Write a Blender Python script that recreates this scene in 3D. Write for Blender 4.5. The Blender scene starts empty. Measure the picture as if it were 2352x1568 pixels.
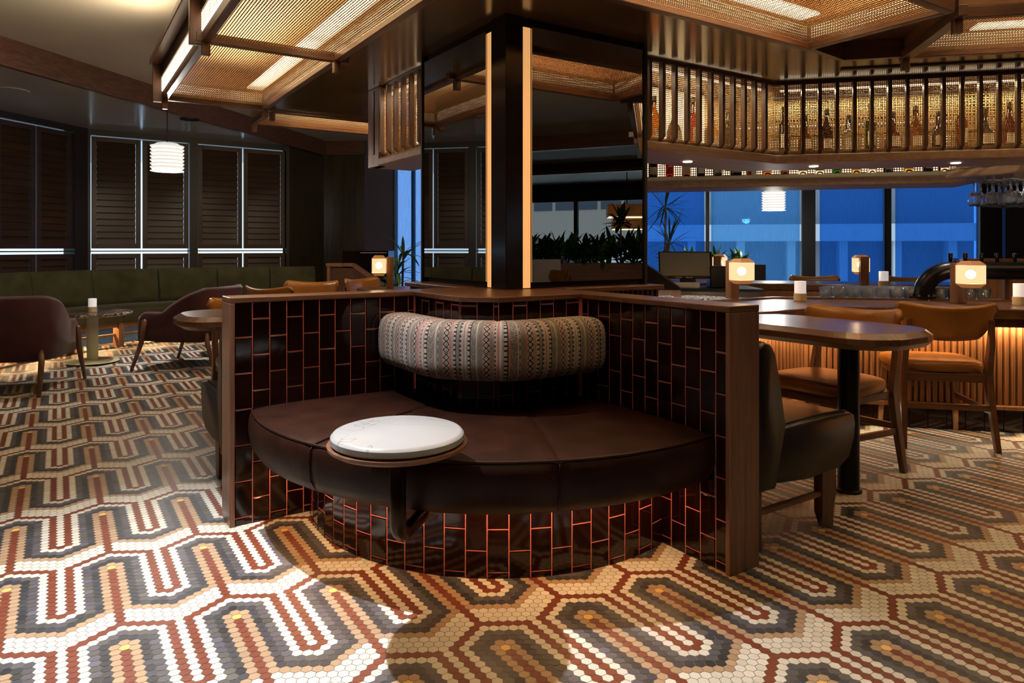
import bpy, bmesh, math, random
import numpy as np
from mathutils import Vector, Matrix
random.seed(7); RNG = np.random.default_rng(7)
SC = bpy.context.scene
COL = SC.collection
PH = math.radians(32.55)
CP, SP = math.cos(PH), math.sin(PH)
HC = 1.08; F = 1592.0; CX = 1151.5; CY = 568.7
def W(p, q): return (CP*p - SP*q, SP*p + CP*q)          # building grid (p, q) to world
def G(x, y): return (CP*x + SP*y, -SP*x + CP*y)         # world to building grid

# ------------------------------------------------------------------ materials
def new_mat(name):
    m = bpy.data.materials.new(name); m.use_nodes = True
    nt = m.node_tree; b = nt.nodes['Principled BSDF']
    return m, nt, b
def N(nt, t, **kw):
    n = nt.nodes.new(t)
    for k, v in kw.items():
        if k in n.inputs: n.inputs[k].default_value = v
        else: setattr(n, k, v)
    return n
def rgba(c): return (c[0], c[1], c[2], 1.0)
def mat(name, col, rough=.5, metal=0., var=0., vscale=8., bump=0., bscale=60., coat=0., spec=.5, trans=0., stretch=(1,1,1)):
    m, nt, b = new_mat(name); L = nt.links
    b.inputs['Base Color'].default_value = rgba(col); b.inputs['Roughness'].default_value = rough
    b.inputs['Metallic'].default_value = metal; b.inputs['Coat Weight'].default_value = coat
    b.inputs['Coat Roughness'].default_value = .08
    b.inputs['Specular IOR Level'].default_value = spec; b.inputs['Transmission Weight'].default_value = trans
    if var or bump:
        tc = N(nt, 'ShaderNodeTexCoord'); mp = N(nt, 'ShaderNodeMapping'); mp.inputs['Scale'].default_value = stretch
        L.new(tc.outputs['Object'], mp.inputs['Vector'])
    if var:
        no = N(nt, 'ShaderNodeTexNoise', Scale=vscale, Detail=5.0); L.new(mp.outputs[0], no.inputs['Vector'])
        r = N(nt, 'ShaderNodeValToRGB')
        r.color_ramp.elements[0].position = .3; r.color_ramp.elements[1].position = .7
        r.color_ramp.elements[0].color = rgba([max(0, c*(1-var)) for c in col])
        r.color_ramp.elements[1].color = rgba([min(1, c*(1+var)) for c in col])
        L.new(no.outputs['Fac'], r.inputs[0]); L.new(r.outputs[0], b.inputs['Base Color'])
    if bump:
        n2 = N(nt, 'ShaderNodeTexNoise', Scale=bscale, Detail=3.0); L.new(mp.outputs[0], n2.inputs['Vector'])
        bp = N(nt, 'ShaderNodeBump', Strength=bump, Distance=.004); L.new(n2.outputs['Fac'], bp.inputs['Height'])
        L.new(bp.outputs[0], b.inputs['Normal'])
    return m
def wood(name, dark, light, axis='z', rough=.35, coat=.15, scale=38.):
    m, nt, b = new_mat(name); L = nt.links
    tc = N(nt, 'ShaderNodeTexCoord'); mp = N(nt, 'ShaderNodeMapping')
    s = {'x': (.06, 1, 1), 'y': (1, .06, 1), 'z': (1, 1, .06)}[axis]
    mp.inputs['Scale'].default_value = s
    L.new(tc.outputs['Object'], mp.inputs['Vector'])
    n1 = N(nt, 'ShaderNodeTexNoise', Scale=scale, Detail=6.0, Roughness=.65, Distortion=.6)
    L.new(mp.outputs[0], n1.inputs['Vector'])
    n2 = N(nt, 'ShaderNodeTexNoise', Scale=scale*5, Detail=3.0); L.new(mp.outputs[0], n2.inputs['Vector'])
    mx = N(nt, 'ShaderNodeMath', operation='MULTIPLY_ADD'); mx.inputs[1].default_value = .35
    L.new(n2.outputs['Fac'], mx.inputs[0]); L.new(n1.outputs['Fac'], mx.inputs[2])
    r = N(nt, 'ShaderNodeValToRGB'); e = r.color_ramp.elements
    e[0].position = .42; e[0].color = rgba(dark); e[1].position = .92; e[1].color = rgba(light)
    L.new(mx.outputs[0], r.inputs[0]); L.new(r.outputs[0], b.inputs['Base Color'])
    b.inputs['Roughness'].default_value = rough; b.inputs['Coat Weight'].default_value = coat; b.inputs['Coat Roughness'].default_value = .2
    bp = N(nt, 'ShaderNodeBump', Strength=.15, Distance=.001); L.new(n1.outputs['Fac'], bp.inputs['Height']); L.new(bp.outputs[0], b.inputs['Normal'])
    return m
def emit(name, col, s, base=None):
    m, nt, b = new_mat(name)
    b.inputs['Base Color'].default_value = rgba(base or col); b.inputs['Emission Color'].default_value = rgba(col); b.inputs['Emission Strength'].default_value = s
    return m
def glass(name, col=(1,1,1), rough=.0, ior=1.45):
    m, nt, b = new_mat(name)
    b.inputs['Base Color'].default_value = rgba(col); b.inputs['Roughness'].default_value = rough
    b.inputs['Transmission Weight'].default_value = 1.0; b.inputs['IOR'].default_value = ior
    return m
def attr_mat(name, attr, rough, speckle=0., bump=0.):
    m, nt, b = new_mat(name); L = nt.links
    a = N(nt, 'ShaderNodeAttribute', attribute_name=attr); out = a.outputs['Color']
    tc = N(nt, 'ShaderNodeTexCoord')
    if speckle:
        no = N(nt, 'ShaderNodeTexNoise', Scale=420.0, Detail=2.0); L.new(tc.outputs['Object'], no.inputs['Vector'])
        r = N(nt, 'ShaderNodeValToRGB'); r.color_ramp.elements[0].position = .30; r.color_ramp.elements[1].position = .42
        r.color_ramp.elements[0].color = (1-speckle, 1-speckle, 1-speckle, 1); r.color_ramp.elements[1].color = (1,1,1,1)
        L.new(no.outputs['Fac'], r.inputs[0])
        mx = N(nt, 'ShaderNodeMix', data_type='RGBA', blend_type='MULTIPLY'); mx.inputs[0].default_value = 1.0
        L.new(out, mx.inputs[6]); L.new(r.outputs[0], mx.inputs[7]); out = mx.outputs[2]
    L.new(out, b.inputs['Base Color']); b.inputs['Roughness'].default_value = rough
    if bump:
        n2 = N(nt, 'ShaderNodeTexNoise', Scale=700.0); L.new(tc.outputs['Object'], n2.inputs['Vector'])
        bp = N(nt, 'ShaderNodeBump', Strength=bump, Distance=.001); L.new(n2.outputs['Fac'], bp.inputs['Height']); L.new(bp.outputs[0], b.inputs['Normal'])
    return m

WD, WL = (.050,.021,.011), (.19,.082,.040)
M = {}
for ax in 'xyz':
    M['walnut_'+ax] = wood('walnut_'+ax, WD, WL, ax)
    M['oak_'+ax] = wood('warm_wood_'+ax, (.16,.065,.024), (.40,.19,.085), ax, .42, .05)
    M['pale_'+ax] = wood('pale_wood_'+ax, (.32,.20,.14), (.50,.35,.26), ax, .5, .0)
    M['table_'+ax] = wood('table_wood_'+ax, (.05,.02,.010), (.17,.075,.035), ax, .30, .3)
M['endwood_lit'] = wood('walnut_painted_lit', (.085,.042,.027), (.25,.125,.078), 'z', .32, .2)  # lighter walnut: light falling on the end panels is painted in
M['tray'] = wood('tray_wood', (.075,.030,.015), (.24,.105,.055), 'x', .32, .2)
M['soffit'] = wood('lacquered_wood', (.06,.030,.011), (.14,.070,.026), 'x', .16, .6, 9.)
M['tile'] = mat('oxblood_glazed_tile', (.0085,.0019,.0014), .09, 0, .5, 5., .12, 9., coat=.1, spec=.35)
M['grout'] = mat('pink_grout', (.78,.205,.18), .85)
M['leather'] = mat('dark_brown_leather', (.0175,.0052,.0026), .44, 0, .35, 9., .15, 160., spec=.16)
M['blackleather'] = mat('black_brown_leather', (.010,.0055,.0048), .34, 0, .3, 9., .12, 150., spec=.35)
M['tan'] = mat('tan_leather', (.28,.112,.018), .30, 0, .22, 7., .10, 140.)
M['velvet_green'] = mat('olive_velvet', (.056,.049,.014), .85, 0, .35, 5., .15, 300.)
M['velvet_purple'] = mat('plum_velvet', (.044,.0065,.011), .75, 0, .35, 6., .15, 300.)
for k in ('velvet_green', 'velvet_purple'):
    b = M[k].node_tree.nodes['Principled BSDF']; b.inputs['Sheen Weight'].default_value = .22; b.inputs['Sheen Roughness'].default_value = .35
M['black'] = mat('black_metal', (.008,.008,.009), .32, .6)
M['bronze'] = mat('dark_bronze', (.030,.019,.012), .30, .8)
M['matteblack'] = mat('matte_black', (.006,.006,.006), .6)
M['brass'] = mat('brass_wire', (.50,.34,.15), .35, .9)
M['wire'] = mat('brass_mesh_wire', (.34,.21,.09), .40, .8)
M['meshwire'] = mat('bronze_mesh_wire', (.13,.075,.03), .45, .7)
M['cream_metal'] = mat('cream_metal', (.52,.50,.33), .35)
M['cream'] = mat('cream_paint', (.58,.54,.45), .6)
M['ceil'] = mat('ceiling_paint', (.55,.50,.40), .6, 0, .04, 2.)
M['ceil_low'] = mat('gloss_ceiling_paint', (.52,.52,.49), .20)
M['olive'] = mat('olive_lacquer', (.042,.031,.010), .26, 0, .3, 14., .06, 30., stretch=(1,1,.1))
M['bluegrey'] = mat('blue_grey_paint', (.14,.13,.19), .5)
M['darkwall'] = mat('dark_brown_wall', (.013,.006,.005), .5, 0, .3, 20., stretch=(1,1,.05))
M['steel'] = mat('brushed_steel', (.60,.57,.52), .28, 1., .06, 20.)
M['white'] = mat('white_plastic', (.75,.75,.75), .35)
M['screen'] = mat('screen_painted_sheen', (.20,.215,.21), .3)  # grey stands in for light reflected on the dark screen
M['stone'] = mat('beige_stone', (.50,.40,.25), .6, 0, .1, 40.)
M['green'] = mat('leaf_green', (.055,.16,.030), .35, 0, .5, 12.)
M['darkgreen'] = mat('deep_leaf_green', (.022,.075,.020), .35, 0, .5, 12.)
M['blinddark'] = mat('shutter_stain', (.050,.022,.007), .42, 0, .35, 12., stretch=(.1,.1,1))
M['blue_tile'] = mat('blue_tile', (.03,.09,.25), .15)
M['glass'] = mat('clear_glassware', (.94,.96,1.0), .02, trans=.94); M['mirror'] = mat('smoked_mirror', (.42,.40,.37), .0, 1.)
M['pane'] = None
def thin_pane(name, t):
    m, nt, b = new_mat(name); L = nt.links; nt.nodes.remove(b)
    tr = N(nt, 'ShaderNodeBsdfTransparent'); tr.inputs[0].default_value = rgba(t)
    gl = N(nt, 'ShaderNodeBsdfGlossy'); gl.inputs['Roughness'].default_value = .02
    fr = N(nt, 'ShaderNodeFresnel', IOR=1.3); mx = N(nt, 'ShaderNodeMixShader')
    L.new(fr.outputs[0], mx.inputs[0]); L.new(tr.outputs[0], mx.inputs[1]); L.new(gl.outputs[0], mx.inputs[2])
    L.new(mx.outputs[0], nt.nodes['Material Output'].inputs[0]); return m
M['pane'] = thin_pane('window_glass', (.86,.90,.92))
def blind_mat(name, tcol, dcol, f):
    m, nt, b = new_mat(name); L = nt.links; nt.nodes.remove(b)
    tr = N(nt, 'ShaderNodeBsdfTransparent'); tr.inputs[0].default_value = rgba(tcol)
    tl = N(nt, 'ShaderNodeBsdfTranslucent'); tl.inputs[0].default_value = rgba(dcol)
    tc = N(nt, 'ShaderNodeTexCoord'); mp = N(nt, 'ShaderNodeMapping'); mp.inputs['Scale'].default_value = (160, 160, 6)
    no = N(nt, 'ShaderNodeTexNoise', Scale=1.0, Detail=3.0); L.new(tc.outputs['Object'], mp.inputs[0]); L.new(mp.outputs[0], no.inputs['Vector'])
    mr = N(nt, 'ShaderNodeMapRange'); mr.inputs[1].default_value=.3; mr.inputs[2].default_value=.7; mr.inputs[3].default_value=f-.15; mr.inputs[4].default_value=f+.15
    L.new(no.outputs['Fac'], mr.inputs[0])
    mx = N(nt, 'ShaderNodeMixShader'); L.new(mr.outputs[0], mx.inputs[0]); L.new(tr.outputs[0], mx.inputs[1]); L.new(tl.outputs[0], mx.inputs[2])
    L.new(mx.outputs[0], nt.nodes['Material Output'].inputs[0]); return m
M['blind'] = blind_mat('blue_screen_cloth', (.10,.36,.95), (.045,.23,.85), .50)
M['blind_dim'] = blind_mat('dimming_screen_cloth', (.24,.40,.70), (.10,.20,.42), .50)  # cloth of the added dimming screen
M['blind_skylit'] = blind_mat('pale_blue_screen_cloth', (.28,.62,1.0), (.16,.48,1.0), .50)  # paler copy of the cloth; the brighter outside is painted in
def marble(name, base, vein, sc, rough, w=.018):
    m, nt, b = new_mat(name); L = nt.links
    tc = N(nt, 'ShaderNodeTexCoord'); n0 = N(nt, 'ShaderNodeTexNoise', Scale=sc, Detail=3.0, Distortion=.9); L.new(tc.outputs['Object'], n0.inputs['Vector'])
    a = N(nt, 'ShaderNodeMath', operation='SUBTRACT'); a.inputs[1].default_value = .5; L.new(n0.outputs['Fac'], a.inputs[0])
    ab = N(nt, 'ShaderNodeMath', operation='ABSOLUTE'); L.new(a.outputs[0], ab.inputs[0])
    r = N(nt, 'ShaderNodeValToRGB'); e = r.color_ramp.elements; e[0].position = 0; e[0].color = rgba(vein); e[1].position = w; e[1].color = rgba(base)
    L.new(ab.outputs[0], r.inputs[0]); L.new(r.outputs[0], b.inputs['Base Color']); b.inputs['Roughness'].default_value = rough
    return m
M['marble'] = marble('white_marble', (.315,.325,.34), (.21,.195,.17), 2.6, .22, .0045)
M['darkmarble'] = marble('brown_marble', (.055,.025,.018), (.38,.30,.26), 9., .2, .05)
WARM = (1.0,.70,.36); AMBER = (1.0,.52,.22)
M['led'] = emit('warm_led', (1.0,.82,.56), 1.5)
M['led_edge'] = emit('canopy_edge_led', (1.0,.80,.52), 1.3)
M['led_soft'] = emit('warm_led_diffuser', (1.0,.84,.62), 1.9)
M['strip'] = emit('amber_painted_glow', (1.0,.50,.18), .46)  # strips lit by a hidden LED; that light is painted in as emission
M['pendant'] = emit('white_lit_paper', (1.0,.96,.88), .42, (.8,.8,.78))
M['bulb'] = emit('bulb_glow', (1.0,.80,.50), 7.0)
def lantern_mat():
    m, nt, b = new_mat('lantern_cloth'); L = nt.links; nt.nodes.remove(b)
    tr = N(nt, 'ShaderNodeBsdfTransparent'); em = N(nt, 'ShaderNodeEmission'); em.inputs[0].default_value = (1,.66,.34,1); em.inputs[1].default_value = .80
    mx = N(nt, 'ShaderNodeMixShader'); mx.inputs[0].default_value = .78
    L.new(tr.outputs[0], mx.inputs[1]); L.new(em.outputs[0], mx.inputs[2]); L.new(mx.outputs[0], nt.nodes['Material Output'].inputs[0]); return m
M['lantern'] = lantern_mat(); M['cap_glow'] = emit('wood_cap_painted_glow', (1.0,.36,.11), .17, (.30,.14,.06))  # lamplight on the wood caps is painted in as emission
M['candle'] = emit('frosted_glass', (1.0,.93,.95), .28, (.8,.78,.8))  # soft emission put in to brighten the frosted glass

# ------------------------------------------------------------------ mesh helpers
class MB:
    def __init__(s): s.v = []; s.f = []
    def add(s, vs, fs):
        o = len(s.v); s.v += [tuple(x) for x in vs]; s.f += [tuple(i+o for i in f) for f in fs]
    def box(s, x0, x1, y0, y1, z0, z1):
        s.add([(x0,y0,z0),(x1,y0,z0),(x1,y1,z0),(x0,y1,z0),(x0,y0,z1),(x1,y0,z1),(x1,y1,z1),(x0,y1,z1)],
              [(3,2,1,0),(4,5,6,7),(0,1,5,4),(1,2,6,5),(2,3,7,6),(3,0,4,7)])
    def obox(s, c, sz, rz=0.):
        cs, sn = math.cos(rz), math.sin(rz); hx, hy, hz = sz[0]/2, sz[1]/2, sz[2]/2; vs = []
        for z in (-hz, hz):
            for x, y in ((-hx,-hy),(hx,-hy),(hx,hy),(-hx,hy)):
                vs.append((c[0]+cs*x-sn*y, c[1]+sn*x+cs*y, c[2]+z))
        s.add(vs, [(3,2,1,0),(4,5,6,7),(0,1,5,4),(1,2,6,5),(2,3,7,6),(3,0,4,7)])
    def bar(s, a, b, w, h, up=(0,0,1), w2=None, h2=None):       # rectangular bar from a to b
        a, b = Vector(a), Vector(b); d = (b-a).normalized(); up = Vector(up)
        if abs(d.dot(up)) > .98: up = Vector((0,1,0))
        x = d.cross(up).normalized(); y = x.cross(d).normalized(); vs = []
        for P, ww, hh in ((a, w, h), (b, w2 or w, h2 or h)):
            for i, j in ((-1,-1),(1,-1),(1,1),(-1,1)): vs.append(P + x*(i*ww/2) + y*(j*hh/2))
        s.add(vs, [(3,2,1,0),(4,5,6,7),(0,1,5,4),(1,2,6,5),(2,3,7,6),(3,0,4,7)])
    def prism(s, poly, z0, z1):
        n = len(poly); s.add([(x,y,z0) for x,y in poly]+[(x,y,z1) for x,y in poly],
              [tuple(range(n))[::-1], tuple(range(n,2*n))]+[(i,(i+1)%n,n+(i+1)%n,n+i) for i in range(n)])
    def rings(s, rs, cap0=True, cap1=True, closed=True):
        n = len(rs[0]); vs = [p for r in rs for p in r]; fs = []
        for k in range(len(rs)-1):
            for i in range(n if closed else n-1):
                j = (i+1) % n; fs.append((k*n+i, k*n+j, (k+1)*n+j, (k+1)*n+i))
        if cap0: fs.append(tuple(range(n))[::-1])
        if cap1: fs.append(tuple((len(rs)-1)*n+i for i in range(n)))
        s.add(vs, fs)
    def tube(s, path, r, n=10, cap=True):
        path = [Vector(p) for p in path]; rs = []; rr = r if isinstance(r, (list, tuple)) else [r]*len(path); X = None
        for i, p in enumerate(path):
            d = (path[min(i+1, len(path)-1)] - path[max(i-1, 0)]).normalized()
            if X is None: X = d.cross(Vector((0,0,1)) if abs(d.z) < .9 else Vector((1,0,0))).normalized()
            else: X = (X - d*X.dot(d)).normalized()
            Y = d.cross(X); rs.append([p + (X*math.cos(t)+Y*math.sin(t))*rr[i] for t in [2*math.pi*k/n for k in range(n)]])
        s.rings(rs, cap, cap)
    def lathe(s, prof, n=24, c=(0,0,0), sq=None):
        rs = []
        for r, z in prof:
            rs.append([(c[0]+r*math.cos(2*math.pi*(k+.5)/n), c[1]+r*math.sin(2*math.pi*(k+.5)/n), c[2]+z) for k in range(n)])
        s.rings(rs)
    def ball(s, c, r, n=12):
        s.lathe([(max(1e-4, r*math.sin(math.pi*k/n)), -r*math.cos(math.pi*k/n)) for k in range(n+1)], n, c)
    def build(s, name, m, parent=None, origin=(0,0,0), loc=None, rot=None, smooth=False, bevel=0., seg=2, sub=0, solid=0.):
        me = bpy.data.meshes.new(name)
        me.from_pydata([(x-origin[0], y-origin[1], z-origin[2]) for x, y, z in s.v], [], s.f)
        bm = bmesh.new(); bm.from_mesh(me); bmesh.ops.recalc_face_normals(bm, faces=bm.faces); bm.to_mesh(me); bm.free()
        me.materials.append(m)
        if smooth: me.polygons.foreach_set('use_smooth', [True]*len(me.polygons))
        o = bpy.data.objects.new(name, me); COL.objects.link(o)
        if parent: o.parent = parent
        if loc: o.location = loc
        if rot is not None: o.rotation_euler = (0, 0, rot)
        if solid: md = o.modifiers.new('s', 'SOLIDIFY'); md.thickness = solid; md.offset = 0
        if bevel:
            md = o.modifiers.new('b', 'BEVEL'); md.width = bevel; md.segments = seg; md.limit_method = 'ANGLE'; md.angle_limit = math.radians(40)
        if sub: md = o.modifiers.new('u', 'SUBSURF'); md.levels = sub; md.render_levels = sub
        return o
def tag(o, label=None, cat=None, group=None, kind=None):
    if label: o['label'] = label
    if cat: o['category'] = cat
    if group: o['group'] = group
    if kind: o['kind'] = kind
    return o
def thing(name, label, cat, loc=(0,0,0), rot=0., group=None):
    o = bpy.data.objects.new(name, None); COL.objects.link(o); o.empty_display_size = .1
    o.location = loc; o.rotation_euler = (0,0,rot); return tag(o, label, cat, group)
def gthing(name, label, cat, p, q, z=0., group=None):     # a thing on the building grid; parts use origin=(p, q, z)
    x, y = W(p, q); o = thing(name, label, cat, (x, y, z), PH, group); return o
def dup(root, loc, rot, label, group=None):
    r = root.copy(); COL.objects.link(r); r.location = loc; r.rotation_euler = (0,0,rot); r['label'] = label
    if group: r['group'] = group
    for ch in list(root.children):
        c = ch.copy(); COL.objects.link(c); c.parent = r
        for g in list(ch.children):
            d = g.copy(); COL.objects.link(d); d.parent = c
    return r
def struct(o): o['kind'] = 'structure'; return o
def np_mesh(name, verts, faces, m, cols=None, attr='tint', smooth=False):
    n, k = faces.shape; me = bpy.data.meshes.new(name)
    me.vertices.add(len(verts)); me.vertices.foreach_set('co', verts.astype(np.float32).ravel())
    me.loops.add(n*k); me.loops.foreach_set('vertex_index', faces.astype(np.int32).ravel())
    me.polygons.add(n); me.polygons.foreach_set('loop_start', np.arange(0, n*k, k, dtype=np.int32))
    if cols is not None:
        a = me.attributes.new(attr, 'FLOAT_COLOR', 'FACE'); a.data.foreach_set('color', np.c_[cols, np.ones(n)].astype(np.float32).ravel())
    if smooth: me.polygons.foreach_set('use_smooth', np.ones(n, dtype=bool))
    me.update(calc_edges=True); me.validate(); me.materials.append(m)
    o = bpy.data.objects.new(name, me); COL.objects.link(o); return o
def area(name, loc, size, power, col, direction=(0,0,-1), sy=None, spread=math.pi):
    l = bpy.data.lights.new(name, 'AREA'); l.energy = power; l.color = col; l.size = size
    if sy: l.shape = 'RECTANGLE'; l.size_y = sy
    l.spread = spread
    o = bpy.data.objects.new(name, l); COL.objects.link(o); o.location = loc
    o.rotation_euler = Vector(direction).to_track_quat('-Z', 'Y').to_euler(); return o
def spot(name, loc, target, power, col, angle, blend=.4, r=.03):
    l = bpy.data.lights.new(name, 'SPOT'); l.energy = power; l.color = col; l.spot_size = math.radians(angle); l.spot_blend = blend; l.shadow_soft_size = r
    o = bpy.data.objects.new(name, l); COL.objects.link(o); o.location = loc
    o.rotation_euler = (Vector(target)-Vector(loc)).to_track_quat('-Z', 'Y').to_euler(); return o
def line_area(name, a, b, width, power, col, direction=(0,0,-1)):   # linear LED from a to b
    a, b = Vector(a), Vector(b); l = bpy.data.lights.new(name, 'AREA'); l.shape = 'RECTANGLE'; l.size = (b-a).length; l.size_y = width; l.energy = power; l.color = col
    o = bpy.data.objects.new(name, l); COL.objects.link(o); o.location = (a+b)/2
    z = -Vector(direction).normalized(); x = (b-a).normalized(); y = z.cross(x).normalized(); x = y.cross(z)
    o.rotation_euler = Matrix((x, y, z)).transposed().to_euler(); return o
def ORD(i): return ['first','second','third','fourth','fifth','sixth','seventh','eighth','ninth','tenth','eleventh','twelfth','thirteenth','fourteenth','fifteenth','sixteenth','seventeenth','eighteenth','nineteenth','twentieth','twenty-first','twenty-second','twenty-third','twenty-fourth'][i]

# ------------------------------------------------------------------ floor mosaic: hexagon tiles laid in a repeating meander
T_S, T_TH, T_OX, T_OY = .027756, -.04607, -.77402, 2.02838
PAT = {0: 'g' + 'r'*15 + 'wmdt',
       1: 't'*12 + 'wwwrwmdt',
       2: 'd'*12 + 'twwwrwmd',
       3: 'm'*11 + 'dtwwwrwmm',
       4: 'w'*11 + 'mdtwwwrww',
       5: 'r'*10 + 'wmdtwwwrrr',
       6: 'w'*10 + 'rwmdtwwwww'}
TINT = {'w': (.60,.58,.51), 't': (.37,.25,.155), 'r': (.165,.040,.020), 'm': (.082,.078,.086), 'd': (.040,.041,.047), 'g': (.72,.44,.13)}
def build_floor():
    c, s = math.cos(T_TH), math.sin(T_TH)
    a, b = np.meshgrid(np.arange(-420, 620), np.arange(-420, 90)); a = a.ravel(); b = b.ravel()
    sx = a + .5*b; sy = b*math.sqrt(3)/2
    X = T_S*(c*sx - s*sy) + T_OX; Y = -T_S*(s*sx + c*sy) + T_OY
    k = (Y > 1.0) & (Y < 9.6) & (X > -.80*Y-1.0) & (X < .80*Y+1.3)
    a, b, X, Y = a[k], b[k], X[k], Y[k]
    kk = np.floor((a+6)/12).astype(int); a2 = a-12*kk; b2 = b+6*kk
    neg = a2 < 0; b3 = np.where(neg, b2+a2, b2); a3 = np.abs(a2)
    t2 = (2*b3 + a3) % 40                                  # twice the position along the stem
    idx = t2//2
    keys = 'wtrmdg'; tab = np.array([[keys.index(ch) for ch in PAT[i]] for i in range(7)])
    code = tab[a3, idx]; base = np.array([TINT[ch] for ch in keys])[code]
    n = len(a); g = RNG.normal(0, 1, n)[:, None]; dark = ((code == 3) | (code == 4))[:, None]
    col = base*(1 + np.where(dark, .16, .05)*g); col[:, 2] *= np.where(dark[:, 0], 1+.10*RNG.normal(0, 1, n), 1); col = np.clip(col, .01, .9)
    R = T_S/math.sqrt(3) - .00095; ang = -T_TH + math.radians(30) + np.arange(6)*math.pi/3
    vx = X[:, None] + R*np.cos(ang); vy = Y[:, None] + R*np.sin(ang); vz = np.full_like(vx, .0008)
    V = np.stack([vx, vy, vz], -1).reshape(-1, 3); Fc = np.arange(n*6).reshape(-1, 6)
    o = np_mesh('floor_tiles', V, Fc, attr_mat('hexagon_mosaic', 'tint', .42, .18), col)
    m = MB(); m.add([(-9,-7,0),(16,-7,0),(16,12.5,0),(-9,12.5,0)], [(0,1,2,3)])
    f = m.build('floor', mat('floor_grout', (.17,.150,.115), .8)); struct(f); struct(o); o.parent = f
build_floor()

# ------------------------------------------------------------------ room shell
def P2(A, d, s): return (A[0]+d[0]*s, A[1]+d[1]*s)
def wall_seg(name, A, B, z0, z1, m, th=.10):
    b = MB(); d = Vector((B[0]-A[0], B[1]-A[1])); L = d.length; d /= L; n = Vector((-d.y, d.x))*th
    b.prism([A, B, (B[0]+n.x, B[1]+n.y), (A[0]+n.x, A[1]+n.y)], z0, z1); return struct(b.build(name, m))
ZL, ZU, ZS = 2.55, 2.77, 2.157
FA, FD = (-4.01, 5.55), (.2165, .976); FEND = P2(FA, FD, 5.6)
F0 = P2(FA, FD, -13.)
b = MB(); b.prism([F0, FEND, (-2.8, 12), (-9, 12), (-9, -7)], ZL, ZL+.05); struct(b.build('ceiling', M['ceil_low']))
b = MB(); b.prism([F0, (16, -7.2), (16, 12.4), (-2.8, 12.4), FEND], ZU, ZU+.05); struct(b.build('ceiling', M['ceil']))
b = MB(); b.bar((F0[0], F0[1], (ZL+ZU)/2), (FEND[0], FEND[1], (ZL+ZU)/2), .05, ZU-ZL+.02); struct(b.build('trim_1', M['walnut_y']))
W2A, W2B = (-5.10, 8.55), (-3.06, 10.0)
D2 = Vector((W2B[0]-W2A[0], W2B[1]-W2A[1])); L2 = D2.length; D2 = D2/L2
OL1, OL2, BP = (-2.83, 11.05), (-2.17, 11.0), (-1.66, 10.70)
b = MB(); b.bar((OL1[0], OL1[1]-.03, 2.66), (OL2[0]+.02, OL2[1]-.04, 2.66), .05, .22); struct(b.build('trim_2', M['walnut_x']))
wall_seg('wall_back', W2B, OL1, 0, 2.8, M['olive']); wall_seg('wall_back', OL1, OL2, 0, 2.8, M['olive'])
wall_seg('wall_back', OL2, BP, 0, 2.8, M['bluegrey'])
DW = (math.cos(math.radians(-12.45)), math.sin(math.radians(-12.45)))
WB0 = (-1.66, 10.62)
wall_seg('wall_rear', (-9,-7), (-9,-2), 0, 2.8, M['darkwall']); wall_seg('wall_rear', (16,-7), (-9,-7), 0, 2.8, M['darkwall'])

# left window walls with louvred shutters
def window_wall(name, A, d, s0, s1, ops, z0, z1, zt, m, th=.10, dep=1):
    n = (-d[1]*th*dep, d[0]*th*dep)
    def seg(b, a0, a1, za, zb):
        p, q = P2(A, d, a0), P2(A, d, a1); b.prism([p, q, (q[0]+n[0], q[1]+n[1]), (p[0]+n[0], p[1]+n[1])], za, zb)
    b = MB(); seg(b, s0, s1, 0, z0); seg(b, s0, s1, z1, zt); last = s0
    for a0, a1 in ops: seg(b, last, a0, z0, z1); last = a1
    seg(b, last, s1, z0, z1); return struct(b.build(name, m))
frame_dark = mat('dark_frame_wood', (.026,.016,.006), .45)
window_wall('wall_left', W2A, D2, 0, L2, [(.03,1.17),(1.27,2.46)], .58, 2.475, 2.6, frame_dark, .16)
D1 = FD; W1A = P2(W2A, D1, -11.5)
window_wall('wall_left', W1A, D1, 0, 11.5, [(8.0,9.1),(9.2,10.25),(10.3,11.3)], .58, 2.475, 2.6, frame_dark, .16)
def shutter(A, d, s0, s1, z0, z1, label, gap=.011):
    c = P2(A, d, (s0+s1)/2); rot = math.atan2(d[1], d[0]); w = s1-s0-2*gap; h = z1-z0-2*gap
    r = thing('louvred_shutter', label, 'shutter', (c[0]-d[1]*.05, c[1]+d[0]*.05, z0+gap), rot, 'louvred window shutters')
    b = MB(); st = .055
    for x in (-w/2+st/2, w/2-st/2): b.box(x-st/2, x+st/2, -.02, .02, 0, h)
    for z in (0, h-.06): b.box(-w/2+st, w/2-st, -.02, .02, z, z+.06)
    b.build('shutter_frame', M['blinddark'], r, bevel=.003)
    b = MB(); nl = max(2, round((h-.12)/.078)); st_h = (h-.12)/nl
    for i in range(nl):
        zc = .06+st_h*(i+.5); x0, x1 = -w/2+st+.002, w/2-st-.004
        hh = st_h*.56; b.add([(x0,-.012,zc-hh),(x1,-.012,zc-hh),(x1,.012,zc+hh),(x0,.012,zc+hh),(x0,-.004,zc-hh),(x1,-.004,zc-hh),(x1,.020,zc+hh),(x0,.020,zc+hh)],
              [(0,1,2,3),(7,6,5,4),(0,4,5,1),(2,6,7,3),(0,3,7,4),(1,5,6,2)])
    b.build('louvers', M['blinddark'], r)
ZM0, ZM1 = 1.022, 1.052
wn = 0
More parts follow.
